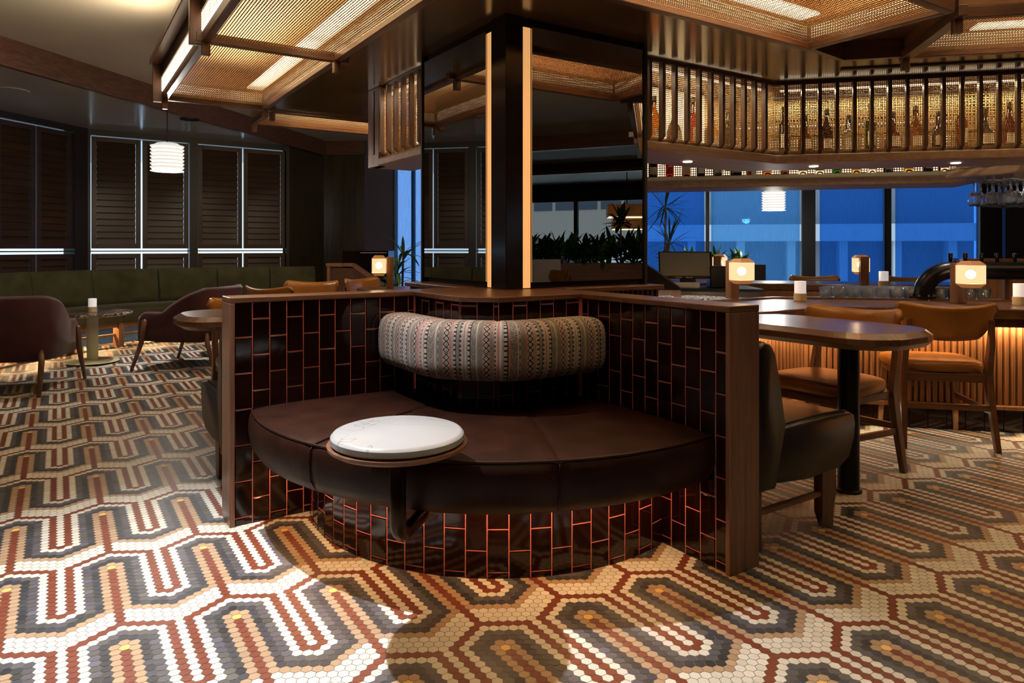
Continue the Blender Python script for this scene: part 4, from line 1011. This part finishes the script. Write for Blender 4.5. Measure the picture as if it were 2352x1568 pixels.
# till
tl = thing('till', 'black touchscreen till with white card reader on the steel drawers', 'till', (1.42, 5.28, .775), math.radians(-6)); 
b = MB()
b.add([(-.215,-.02,.07),(.185,-.02,.07),(.185,.05,.275),(-.215,.05,.275),(-.215,.02,.07),(.185,.02,.07),(.185,.09,.275),(-.215,.09,.275)], [(3,2,1,0),(4,5,6,7),(0,1,5,4),(1,2,6,5),(2,3,7,6),(3,0,4,7)])
b.build('screen_housing', M['black'], tl, bevel=.006)
b = MB(); b.add([(-.205,-.0165,.092),(.168,-.0165,.092),(.168,.0445,.268),(-.205,.0445,.268)], [(0,1,2,3)]); b.build('screen', M['screen'], tl, solid=.002)
b = MB(); b.box(-.06, .06, .0, .10, 0, .075); b.build('stand', M['black'], tl)
b = MB(); b.box(-.22, .075, -.10, -.02, 0, .045); b.build('card_reader', M['white'], tl, bevel=.012)
def word(txt, size, loc, rx, par, m, name):
    c = bpy.data.curves.new(name, 'FONT'); c.body = txt; c.size = size; c.extrude = .0004; c.materials.append(m)
    o0 = bpy.data.objects.new(name, c); COL.objects.link(o0); dg = bpy.context.evaluated_depsgraph_get(); me = bpy.data.meshes.new_from_object(o0.evaluated_get(dg)); bpy.data.objects.remove(o0); o = bpy.data.objects.new(name, me); COL.objects.link(o); o.parent = par; o.location = loc; o.rotation_euler = rx; return o
tilt = math.atan2(.205, .07)
word('micros', .019, (-.095,-.0205,.0755), (tilt,0,0), tl, M['white'], 'lettering'); word('ORACLE', .014, (-.018,-.0205,.0755), (tilt,0,0), tl, M['white'], 'lettering')
pr_ = thing('receipt_printer', 'black receipt printer right of the till', 'printer', (1.665, 5.32, .775), math.radians(-8))
b = MB(); b.box(-.075, .075, -.09, .09, 0, .165); b.build('printer_body', M['black'], pr_, bevel=.008); b = MB(); b.box(-.06, .06, -.094, -.088, .05, .058); b.build('paper_slot', M['matteblack'], pr_)
dr = thing('drawer_cabinet', 'stainless steel drawer cabinet under the till', 'cabinet', (1.54, 5.40, 0), math.radians(-6))
b = MB(); b.box(-.45, .40, -.25, .25, 0, .755); b.build('body', M['steel'], dr); b = MB(); b.box(-.47, .42, -.27, .26, .755, .775); b.build('worktop', M['matteblack'], dr)
for x0 in (-.43, -.01):
    b = MB(); b.box(x0, x0+.39, -.258, -.25, .55, .74); d_ = b.build('drawer', M['steel'], dr); b = MB(); b.box(x0+.12, x0+.30, -.275, -.258, .70, .712); b.build('handle', M['steel'], d_)
pn = thing('end_cabinet', 'pale panelled end cabinet with sloping dark top beside the mirror', 'cabinet', (1.13, 4.80, 0), math.radians(-12))
b = MB(); b.prism([(-.12,-.2),(.10,-.2),(.10,.25),(-.12,.25)], 0, .80); b.build('body', M['pale_z'], pn); b = MB(); b.add([(-.13,-.21,.80),(.11,-.21,.80),(.11,.26,.80),(-.13,.26,.80),(-.13,-.21,.96),(-.11,-.21,.96),(-.11,.26,.96),(-.13,.26,.96)], [(3,2,1,0),(4,5,6,7),(0,1,5,4),(1,2,6,5),(2,3,7,6),(3,0,4,7)]); b.build('sloping_top', M['bronze'], pn)

# black tap pipe
tp = thing('beer_tap_pipe', 'fat black pipe beer font bending up from the bar, with five tap handles', 'beer taps', (2.715, 4.47, 0), 0)
O = (2.715, 4.47, 0); dx, dy = DW
pt = [(2.715,4.47,.60),(2.715,4.47,.70),(2.715,4.47,.765)]
for i in range(1, 13):
    a = math.pi/2*i/12; k = .17*(1-math.cos(a)); pt.append((2.715+dx*k, 4.47+dy*k, .765+.17*math.sin(a)))
pt += [(2.715+dx*s, 4.47+dy*s, .935) for s in (.20, 1.0, 1.9)]
b = MB(); b.tube(pt, .056, 24); b.build('pipe', M['black'], tp, O, smooth=True)
b = MB(); b.tube([(2.715,4.47,.752),(2.715,4.47,.768)], .078, 24)
b.tube([(2.715+dx*.178,4.47+dy*.178,.935),(2.715+dx*.196,4.47+dy*.196,.935)], .078, 24); b.build('flange', M['black'], tp, O)
b = MB()
for i in range(8):
    a = 2*math.pi*i/8; b.tube([(2.715+.068*math.cos(a), 4.47+.068*math.sin(a), .742),(2.715+.068*math.cos(a), 4.47+.068*math.sin(a), .78)], .006, 6)
b.build('bolts', M['steel'], tp, O)
for px in (2183, 2217, 2255, 2290, 2331):
    s = ((px-CX)/F*4.47-2.715)/(dx-(px-CX)/F*dy); c = (2.715+dx*s, 4.47+dy*s)
    b = MB(); b.lathe([(.001,.985),(.009,.985),(.013,1.035),(.013,1.045),(.001,1.047)], 14, (c[0], c[1], 0)); b.build('tap_handle', M['black'], tp, O, smooth=True)
b = MB(); b.bar((2.715+dx*.30, 4.47+dy*.30+.12, 1.0), (2.715+dx*1.9, 4.47+dy*1.9+.12, 1.0), .06, .02); b.build('drip_shelf', M['walnut_x'], tp, O)
for s in (.55, 1.5): b = MB(); b.bar((2.715+dx*s, 4.47+dy*s+.12, .60), (2.715+dx*s, 4.47+dy*s+.12, 1.0), .03, .03, up=(0,1,0)); b.build('shelf_leg', M['walnut_z'], tp, O)
pc = thing('wood_post', 'ribbed walnut post behind the lamp under the black pipe', 'post', (3.45, 4.95, 0), math.radians(-12)); b = MB(); b.box(-.06, .30, -.06, .06, 0, .86); b.build('post_body', M['oak_z'], pc)

# hanging wine glasses on their rack
wg = MB(); wg.lathe([(.001,-.0),(.033,-.0),(.033,-.003),(.006,-.008),(.0045,-.075),(.012,-.085),(.034,-.105),(.041,-.130),(.039,-.160),(.032,-.185),(.0305,-.185),(.0375,-.160),(.0395,-.130),(.032,-.107),(.001,-.088)], 20)
w0 = tag(wg.build('wine_glass', M['glass'], smooth=True), 'clear wine glass hanging upside down from the gantry rack', 'wine glass', 'hanging wine glasses'); k = 0
rk = gthing('glass_rack', 'wire stemware rack under the right end of the gantry', 'rack', 5.6, 2.1); O = (5.6, 2.1, 0)
for i in range(6):
    for sgn in (-.026, .026):
        q = 2.42-i*.115+sgn; b = MB(); b.tube([(5.64, q, 1.60), (5.62, q, 1.572), (5.60, q, 1.565), (6.28, q, 1.565), (6.28, q, 1.60)], .0035, 6); b.build('rail', M['steel'], rk, O)
    for j in range(6):
        x, y = W(5.66+j*.105, 2.42-i*.115); o = w0 if k == 0 else w0.copy()
        if k: COL.objects.link(o)
        o.location = (x, y, 1.571); o.rotation_euler = (0,0,.3*k); k += 1
dn = gthing('downlight', 'small round downlight glowing above the hanging wine glasses', 'ceiling light', 5.9, 2.1, 1.595); b = MB(); b.lathe([(.001,0),(.03,0),(.03,-.004),(.001,-.004)], 20); b.build('lens', M['bulb'], dn, (0,0,0))

# pendants
def make_pendant(label, x, y, zc, ztop):
    r = thing('pendant_lamp', label, 'pendant lamp', (x, y, zc), 0, 'ribbed white pendant lamps')
    b = MB(); pr = [(.001,.118),(.085,.118),(.115,.100)]; n = 7
    for i in range(n):
        z1 = .100-i*.031; pr += [(.137, z1-.004), (.138, z1-.010), (.117, z1-.030)]
    pr += [(.137,-.124),(.135,-.128),(.110,-.126),(.001,-.120)]
    b.lathe(pr, 40); b.build('ribbed_shade', M['pendant'], r)
    b = MB(); b.tube([(0,0,.118),(0,0,ztop-zc)], .004, 6); b.build('cord', M['matteblack'], r); b = MB(); b.lathe([(.001,0),(.06,0),(.06,-.015),(.001,-.015)], 20, (0,0,ztop-zc)); b.build('ceiling_rose', M['ceil_low'], r)
make_pendant('white ribbed pendant lamp hanging before the louvred shutters', -2.95, 6.12, 1.882, 2.55)
make_pendant('white ribbed pendant lamp hanging before the pale blue screen', 3.28, 8.35, 1.655, 2.77)

# ------------------------------------------------------------------ lounge on the left
bf = [Vector(v) for v in [(-4.78,4.2),(-4.62,5.0),(-4.50,5.8),(-4.42,6.6),(-4.26,7.3),(-3.98,7.85),(-3.55,8.25),(-3.0,8.58),(-2.30,8.88)]]
NP = 110; bp = smooth_path(bf, NP, 30); bl = [0.]
for i in range(NP): bl.append(bl[-1]+(bp[i+1]-bp[i]).length)
LB = bl[-1]
def bat(s):
    s = min(max(s, 0), LB); k = max(i for i in range(NP) if bl[i] <= s+1e-9); u = (bp[k+1]-bp[k]); l = u.length; u = u/l
    if 0 < k < NP-1: pass
    k0, k1 = max(k-1, 0), min(k+2, NP); t = (bp[k1]-bp[k0]).normalized(); return bp[k]+u*(s-bl[k]), Vector((-t.y, t.x))
gb = thing('lounge_bench', 'long curved olive velvet bench along the shuttered windows', 'bench', (-4.1, 7.4, 0)); O = (-4.1, 7.4, 0)
def bring(s, prof): p, n = bat(s); return [(p.x+n.x*d, p.y+n.y*d, z) for d, z in prof]
seatp = [(.02,.262),(.0,.30),(.0,.385),(.03,.422),(.12,.435),(.40,.432),(.60,.43),(.60,.262)]
backp = [(.50,.40),(.505,.50),(.545,.70),(.565,.80),(.60,.828),(.64,.826),(.665,.80),(.67,.40)]
def pad(prof, s0, s1, g=.012):
    cx = sum(a for a, z in prof)/len(prof); cz = sum(z for a, z in prof)/len(prof); rs = []; m = 7
    for i in range(m+1):
        t = i/m; s = s0+g/2+(s1-s0-g)*t; rs.append(bring(s, prof))
    sh = lambda s, k: [(p) for p in bring(s, [(cx+(a-cx)*k, cz+(z-cz)*k) for a, z in prof])]
    rs = [sh(s0+.004, .93), sh(s0+g/2, .985)]+rs[0:0]+[bring(s0+g/2+(s1-s0-g)*t, prof) for t in [.03,.2,.4,.6,.8,.97]]+[sh(s1-g/2, .985), sh(s1-.004, .93)]
    b = MB(); b.rings(rs); return b
npad = 10
for i in range(npad):
    s0, s1 = LB*i/npad, LB*(i+1)/npad
    pad(backp, s0, s1).build('back_cushion', M['velvet_green'], gb, O, smooth=True); pad(seatp, s0, s1).build('seat_cushion', M['velvet_green'], gb, O, smooth=True)
s = LB
for i in range(npad+1):
    s = max(.04, min(LB-.04, LB*i/npad)); p, n = bat(s); a = math.atan2(n.y, n.x)
    b = MB(); b.obox((p.x+n.x*.09, p.y+n.y*.09, .13), (.10, .06, .26), a); b.build('leg', M['oak_z'], gb, O)
for z, h, d in ((.235,.05,.06), (.125,.026,.10)):
    b = MB(); b.rings([bring(LB*i/60, [(d,z-h/2),(d+.03,z-h/2),(d+.03,z+h/2),(d,z+h/2)]) for i in range(61)]); b.build('rail', M['oak_x'], gb, O)
b = MB(); b.rings([bring(LB*i/60, [(.40,0),(.44,0),(.44,.25),(.40,.25)]) for i in range(61)]); b.build('tiled_kick', M['blue_tile'], gb, O)

def lounge_table(x, y, label):
    r = thing('lounge_table', label, 'table', (x, y, 0)); b = MB()
    b.lathe([(.001,.448),(.31,.448),(.335,.456),(.34,.466),(.335,.477),(.001,.477)], 60); b.build('table_top', M['darkmarble'], r)
    b = MB(); b.lathe([(.001,.012),(.22,.012),(.225,.016),(.22,.024),(.05,.032),(.001,.032)], 48); b.build('base_disc', M['cream_metal'], r)
    b = MB(); b.tube([(0,0,.03),(0,0,.448)], .048, 28); b.build('column', M['cream_metal'], r); b = MB(); b.lathe([(.001,0),(.20,0),(.20,.012),(.001,.012)], 40); b.build('floor_pad', M['matteblack'], r); return r
lounge_table(-3.84, 6.51, 'round brown marble lounge table on a cream column, candle holder on it')
def stone_base():
    r = thing('lounge_table', 'lounge table on a beige cone base, half behind the partition end', 'table', (-2.72, 7.15, 0)); b = MB()
    b.lathe([(.001,0),(.20,0),(.13,.42),(.001,.42)], 36); b.build('cone_base', M['stone'], r); b = MB(); b.lathe([(.001,.42),(.33,.42),(.34,.43),(.335,.447),(.001,.447)], 48); b.build('table_top', M['darkmarble'], r)
stone_base()

def make_armchair():
    r = thing('armchair', 'x', 'armchair', (0,0,0), 0, 'plum velvet armchairs')
    half = [(.295,.30),(.315,.15),(.318,-.10),(.300,-.25),(.215,-.328),(.07,-.340)]
    P = smooth_path([Vector(p) for p in half]+[Vector((-x, y)) for x, y in half[::-1]], 60, 4); rs = []
    for i, p in enumerate(P):
        t = (P[min(i+1,60)]-P[max(i-1,0)]).normalized(); n = Vector((-t.y, t.x)) if True else None
        if n.dot(p) < 0: n = -n
        s = abs(i/60-.5); e = min(1, max(0, (.37-s)/.21)); e = e*(1.35-.35*e); zt = .52+.215*e
        if s > .46: zt -= .05*((s-.46)/.04)**2
        fl = .045*e; th = .026
        loop = [(-th,.262),(-th+fl*.5,(zt+.26)/2),(-th+fl,zt-.03),(-th*.5+fl,zt-.004),(th*.5+fl,zt-.004),(th+fl,zt-.03),(th+fl*.5,(zt+.26)/2),(th,.262)]
        rs.append([(p.x+n.x*d, p.y+n.y*d, z) for d, z in loop])
    b = MB(); b.rings(rs); b.build('shell', M['velvet_purple'], r, smooth=True)
    b = MB(); pr = [(.86,.262),(.97,.275),(1.,.31),(1.,.375),(.97,.405),(.85,.42),(.3,.428)]; ol = []
    for i in range(36):
        a = 2*math.pi*i/36; c, s_ = math.cos(a), math.sin(a); ol.append((.285*math.copysign(abs(c)**.5, c), .30*math.copysign(abs(s_)**.5, s_)))
    b.rings([[(x*k, y*k, z) for x, y in ol] for k, z in pr]); b.build('seat_cushion', M['velvet_purple'], r, smooth=True)
    for sx in (-1, 1):
        b = MB(); b.tube([(sx*.36,.34,0),(sx*.345,.255,.25),(sx*.342,.225,.44),(sx*.342,.223,.455)], [.013,.021,.023,.008], 12); b.build('leg', M['walnut_z'], r, smooth=True)
        b = MB(); b.tube([(sx*.28,-.38,0),(sx*.275,-.315,.24),(sx*.265,-.30,.33)], [.013,.021,.020], 12); b.build('leg', M['walnut_z'], r, smooth=True)
    b = MB(); b.rings([[(x*.95, y*.95, z) for x, y in ol] for z in (.245,.264)]); b.build('seat_base', M['matteblack'], r)
    return r
ac = make_armchair(); ac.location = (-3.70, 5.30, 0); ac.rotation_euler = (0,0,math.radians(104-90)); ac['label'] = 'plum velvet armchair with its back to us at the left picture edge'
dup(ac, (-2.86, 6.38, 0), math.radians(174-90), 'plum velvet armchair in profile facing left, beside the partition end')

# stair rail, dark stand and plants behind the pillar on the left
sr = thing('stair_rail', 'walnut stair handrail sloping down beside the dark stand', 'handrail', (-1.9, 8.6, 0)); O = (-1.9, 8.6, 0)
ra = PX(750, 608, .87); zz_ = 8.6
def at_depth(px, py, Y): return ((px-CX)/F*Y, Y, HC+(CY-py)/F*Y)
pts = [at_depth(750,608,8.6), at_depth(812,608,8.5), at_depth(880,655,8.2)]
for i in range(2):
    b = MB(); b.bar(pts[i], pts[i+1], .05, .045); b.build('handrail', M['oak_x'], sr, O, bevel=.006)
b = MB(); b.bar((pts[0][0]+.03, pts[0][1], 0), (pts[0][0]+.03, pts[0][1], pts[0][2]-.02), .04, .04, up=(0,1,0)); b.build('post', M['oak_z'], sr, O)
b = MB(); b.add([(pts[0][0]+.05,8.6,0),(pts[1][0],8.5,0),(pts[2][0],8.2,0),(pts[2][0],8.2,pts[2][2]-.04),(pts[1][0],8.5,pts[1][2]-.04),(pts[0][0]+.05,8.6,pts[0][2]-.04)], [(0,1,4,5),(1,2,3,4)]); b.build('side_panel', M['walnut_x'], sr, O, solid=.02)
a = at_depth(787,576,9.2); c = at_depth(892,576,9.0); ds = thing('host_stand', 'dark gloss stand with a thin bright edge behind the stair rail', 'stand', (a[0], a[1], 0)); O = (a[0], a[1], 0)
b = MB(); b.prism([(a[0],a[1]),(c[0],c[1]),(c[0],c[1]+.5),(a[0],a[1]+.5)], 0, a[2]); b.build('body', dark_lac, ds, O); b = MB(); b.box(c[0]-.36, c[0]-.02, c[1]-.02, c[1], a[2]-.028, a[2]-.018); b.build('metal_edge', M['steel'], ds, O)

def leaf(b, base, az, el, L, w, droop, seg=6, fold=.25):
    rs = []; p = Vector(base); d = Vector((math.cos(az)*math.cos(el), math.sin(az)*math.cos(el), math.sin(el))); side = Vector((-math.sin(az), math.cos(az), 0)); step = L/seg
    up = side.cross(d); vs = []
    for i in range(seg+1):
        t = i/seg; ww = w*(math.sin(math.pi*min(1, .12+t*.88))**.8)*(1 if t < .999 else .02)
        vs += [p-side*ww+up*ww*fold, p, p+side*ww+up*ww*fold]
        d = (d+Vector((0,0,-droop/seg))).normalized(); up = side.cross(d); p = p+d*step
    fs = []
    for i in range(seg): fs += [(3*i,3*i+1,3*i+4,3*i+3),(3*i+1,3*i+2,3*i+5,3*i+4)]
    b.add(vs, fs)
def plant(name, label, loc, crowns, stem_h, nl, L, w, m, pot=None, group=None, el=(.2,1.3), droop=1.0):
    r = thing(name, label, 'plant', loc, 0, group); b = MB(); sb_ = MB()
    for cx, cy, h in crowns:
        sb_.tube([(cx*.3,cy*.3,0),(cx*.8,cy*.8,h*.5),(cx,cy,h)], [.018,.014,.012], 8)
        for i in range(nl):
            leaf(b, (cx,cy,h-.06*(i % 3)/2), RNG.uniform(0, 6.28), RNG.uniform(*el), L*RNG.uniform(.7,1.1), w*RNG.uniform(.8,1.2), droop*RNG.uniform(.6,1.3))
    b.build('foliage', m, r, solid=.0); sb_.build('stem', M['walnut_z'], r)
    if pot: pb = MB(); pb.lathe([(.001,0),(pot*.75,0),(pot,.30),(pot*.9,.30),(pot*.85,.26),(.001,.26)], 24, (0,0,-.02)); pb.build('pot', M['matteblack'], r)
    return r
plant('potted_palm', 'potted palm with narrow arching leaves left of the mirrored pillar', (-1.14, 7.6, .02), [(0,0,.80),(.06,.03,1.0),(-.06,0,.62)], 1, 14, .34, .018, M['green'], .17, el=(.1,1.3), droop=1.2)
pl = thing('planter_box', 'dark planter box behind the till', 'planter', (2.42, 8.5, 0), math.radians(-12)); b = MB(); b.box(-.45, .75, -.18, .18, 0, .88); b.build('trough', M['darkwall'], pl)
for i, xx in enumerate((2.02, 2.30, 2.58, 2.86)): plant('leafy_plant', 'low leafy green plant, %s from the left in the planter behind the till' % ORD(i), (xx, 8.55-.2*(xx-2.4), .88), [(0,0,.06),(.06,0,.08)], 1, 14, .17, .026, M['green'], None, 'low plants behind the till', (.3,1.4), .6)
plant('spiky_palm', 'tall spiky palm just right of the mirrored pillar', (1.99, 8.4, .88), [(0,0,.72),(.05,0,.30)], 1, 34, .42, .009, M['darkgreen'], None, None, (-.7,1.4), .4)
# things seen only in the right-hand mirror
pm = thing('planter_box', 'long dark planter seen reflected in the right mirror', 'planter', (6.9, 1.6, 0), math.radians(65)); b = MB(); b.box(-1.3, 1.5, -.22, .22, 0, .86); b.build('trough', M['walnut_x'], pm)
cpl, spl = math.cos(math.radians(65)), math.sin(math.radians(65))
for i in range(13):
    t = -1.15+i*.2; x, y = 6.9+cpl*t, 1.6+spl*t; tall = i in (7, 11)
    plant('leafy_plant', ('tall dracaena' if tall else 'bushy green plant')+', %s along the planter reflected in the right mirror' % ORD(i), (x, y, .84), [(0,0,.62 if tall else .14),(.09,.05,.26 if tall else .24),(-.08,-.06,.12)], 1, 22, .34, .036, M['darkgreen'] if i % 3 else M['green'], None, 'planter plants reflected in the mirror', (.2,1.4), 1.0)
chair(5.75, 1.15, 215, 'tan leather chair seen only as a reflection in the right mirror')
lw = thing('low_screen', 'pale low screen wall reflected at the lower left of the right mirror', 'screen', (6.0, 1.0, 0), math.radians(60)); b = MB(); b.box(-.45, .25, -.02, .02, 0, .92); b.build('panel', mat('pale_lilac', (.42,.42,.48), .6), lw)
hd_ = thing('copper_hood', 'two-tier copper hood lamp reflected in the right mirror', 'lamp', (10.9, .9, 1.45), math.radians(70)); cop = mat('copper_sheet', (.55,.27,.11), .35, .9, .3, 4.)
b = MB(); b.box(-.40, .40, -.25, .25, .24, .50); b.box(-.30, .30, -.2, .2, 0, .22); b.build('copper_tiers', cop, hd_)
b = MB(); b.box(-.38, .38, -.265, .265, .235, .25); b.box(-.29, .29, -.215, .215, -.01, .005); b.build('glow_edge', M['led_soft'], hd_); b = MB(); b.tube([(0,0,.5),(0,0,1.32)], .01, 8); b.build('hanger', M['matteblack'], hd_)
# ceiling fittings
for i, (px, py, z, Y) in enumerate([(460, 273, 2.55, 0)]):
    x, y = PX(px, py, z); r = thing('air_vent', 'dark oval ceiling vent beside the timber fascia', 'vent', (x-.12, y, z)); b = MB(); b.lathe([(.001,0),(.11,0),(.10,-.012),(.001,-.012)], 28); b.build('grille', M['matteblack'], r)
x, y = PX(28, 207, 2.55); r = thing('ceiling_speaker', 'flat white round ceiling speaker at the upper left', 'speaker', (x, y, 2.549)); b = MB(); b.lathe([(.001,0),(.14,0),(.135,-.006),(.001,-.006)], 32); b.build('grille', M['ceil_low'], r)

# ------------------------------------------------------------------ lights of the place, and added fill
spot('booth_spot', (-1.27, 2.41, 2.74), (-.85, 1.62, 0), 450, (.97,.98,1.0), 78, 1.0, .022)
spot('lounge_spot', (-2.9, 7.1, 2.5), (-2.75, 6.9, 0), 150, (1.0,.95,.86), 56, .5, .03)
spot('lounge_spot', (-4.3, 5.0, 2.5), (-4.0, 5.2, 0), 40, (1.0,.92,.80), 64, .6, .03)
spot('dining_fill_spot', (-1.5, 5.0, 2.70), (-1.6, 5.8, .7), 60, (1.0,.85,.66), 60, .6, .03)  # unseen spot added to brighten the tan chair row
spot('walkway_fill_spot', (-2.6, 2.6, 2.72), (-2.4, 3.0, 0), 5, (1.0,.90,.76), 84, .9, .04)  # unseen fill added to lift the ambient on the left
spot('aisle_fill_spot', (2.4, 1.3, 2.72), (2.3, 1.6, 0), 4, (1.0,.84,.64), 96, .9, .04)  # unseen fill added to lift the ambient on the right
for x, y, tx, ty in ((-4.2,7.7,-4.75,8.6), (-3.3,8.3,-3.8,9.3), (-2.5,8.8,-2.9,9.9), (-4.6,6.3,-5.4,6.6)):   # unseen spots added to brighten the velvet bench
    spot('bench_fill_spot', (x, y, 2.53), (tx, ty, .5), 9, (1.0,.88,.66), 80, .8, .04)
for i in range(9):                                   # LED tape under the floating seat
    a = math.radians(172+ (278-172)*i/8); r_ = .90; x, y = W(BC[0]+r_*math.cos(a), BC[1]+r_*math.sin(a))
    area('seat_led', (x, y, .268), .12, .33, AMBER, (math.cos(a+PH)*-.25, math.sin(a+PH)*-.25, -1), .02)
bo_ = off_poly(base, .075)
for i in range(2):                                   # LED tape under the bar top and above the kick
    p, q = bo_[i], bo_[i+1]; a = W(p.x, p.y); c = W(q.x, q.y); nn = seg_frame(base[i], base[i+1])[3]; nw = W(nn.x, nn.y)
    line_area('bar_led', (a[0], a[1], .632), (c[0], c[1], .632), .012, 4.2*(q-p).length, (1,.64,.30), (-nw[0]*.9, -nw[1]*.9, -1))
    line_area('kick_led', (a[0], a[1], .136), (c[0], c[1], .136), .012, 6*.1*(q-p).length, (1,.80,.52), (nw[0]*.5, nw[1]*.5, -1))
for i in range(8):
    p, n = bat(LB*(i+.5)/8); area('bench_led', (p.x+n.x*.2, p.y+n.y*.2, .25), .5, 2.8, (1,.62,.28), (-n.x*.5, -n.y*.5, -1), .02)
GL = (1,.79,.50)
for a_, c_ in (((1.02,5.2),(1.02,3.9)), ((1.02,3.8),(1.02,2.2)), ((1.02,2.1),(1.02,.5))):
    a = W(*a_); c = W(*c_); line_area('canopy_glow', (a[0],a[1],2.21), (c[0],c[1],2.21), .5, 25, GL, (0,0,1))
for a_, c_, w_ in (((1.6,1.9),(3.3,1.9),.5), ((3.95,1.6),(5.6,-.05),.5), ((1.6,5.85),(3.5,5.85),.45)):
    a = W(*a_); c = W(*c_); line_area('canopy_glow', (a[0],a[1],2.21), (c[0],c[1],2.21), w_, 50, GL, (0,0,1))
for q0_, q1_ in ((.4,2.2),(2.2,3.8),(3.8,5.4)):      # uplight added to boost the lit side panel's wash on the ceiling
    a = W(.56, q0_); c = W(.56, q1_); dn_ = W(-.75, 0); line_area('added_uplight', (a[0],a[1],2.44), (c[0],c[1],2.44), .04, 20, (1,.82,.58), (dn_[0], dn_[1], .55))
a = W(1.5, 6.25); c = W(3.4, 6.25); dn_ = W(0, .75); line_area('added_uplight', (a[0],a[1],2.44), (c[0],c[1],2.44), .04, 8, (1,.80,.52), (dn_[0], dn_[1], .55))  # added to brighten the ceiling beyond the back canopy
a = W(1.5, 1.46); c = W(4.2, 1.46); dn_ = W(0, -.75); line_area('added_uplight', (a[0],a[1],2.44), (c[0],c[1],2.44), .04, 30, (1,.80,.52), (dn_[0], dn_[1], .55))  # added to brighten the ceiling reflected in the right mirror
for (A_, u_, L_, n_), d_ in ((gsegs[0], .2), (gsegs[1], .2), (g2[0], .15)):   # tape in the roof of the bottle gantry
    a = A_+u_*.05-n_*d_; c = A_+u_*(L_-.05)-n_*d_; wa, wc = W(a.x, a.y), W(c.x, c.y)
    line_area('gantry_led', (wa[0],wa[1],2.125), (wc[0],wc[1],2.125), .02, 7*L_, (1,.80,.50))
for x, y, z in ((-2.95,6.12,1.74), (3.28,8.35,1.515)):
    l = bpy.data.lights.new('pendant_bulb', 'POINT'); l.energy = 26; l.color = (1,.93,.82); l.shadow_soft_size = .06; o = bpy.data.objects.new('pendant_bulb', l); COL.objects.link(o); o.location = (x, y, z)
x, y = W(5.9, 2.1); spot('glass_downlight', (x, y, 1.585), (x, y, 0), 26, (1,.93,.8), 120, .6, .02)
for j_, (p_, q_) in enumerate(((3.35, 3.06), (4.25, 2.78), (4.85, 2.18))):  # downlights added to brighten the tumblers and bar top
    x, y = W(p_, q_); spot('gantry_fill_spot', (x, y, 1.605), (x, y, 0), 13, (1,.93,.84), 95, .7, .02)
    r = thing('downlight', 'small round downlight added to the underside of the near gantry, %s from the pillar' % ORD(j_), 'ceiling light', (x, y, 1.624), 0, 'added gantry downlights'); b = MB(); b.lathe([(.001,0),(.028,0),(.028,-.004),(.001,-.004)], 20); b.build('lens', M['bulb'], r)

cam = bpy.data.cameras.new('camera'); co = bpy.data.objects.new('camera', cam); COL.objects.link(co)
co.location = (0, 0, HC); co.rotation_euler = (math.radians(90), 0, 0)
cam.sensor_width = 36.; cam.lens = F/2352*36; cam.shift_x = (1176-CX)/2352; cam.shift_y = (CY-784)/2352; cam.clip_start = .05
SC.camera = co
SC.view_settings.view_transform = 'Standard'; SC.view_settings.look = 'None'; SC.view_settings.exposure = .6; SC.view_settings.gamma = 1.
SC.cycles.max_bounces = 10; SC.cycles.transparent_max_bounces = 16; SC.cycles.use_denoising = True; SC.cycles.sample_clamp_indirect = 6.
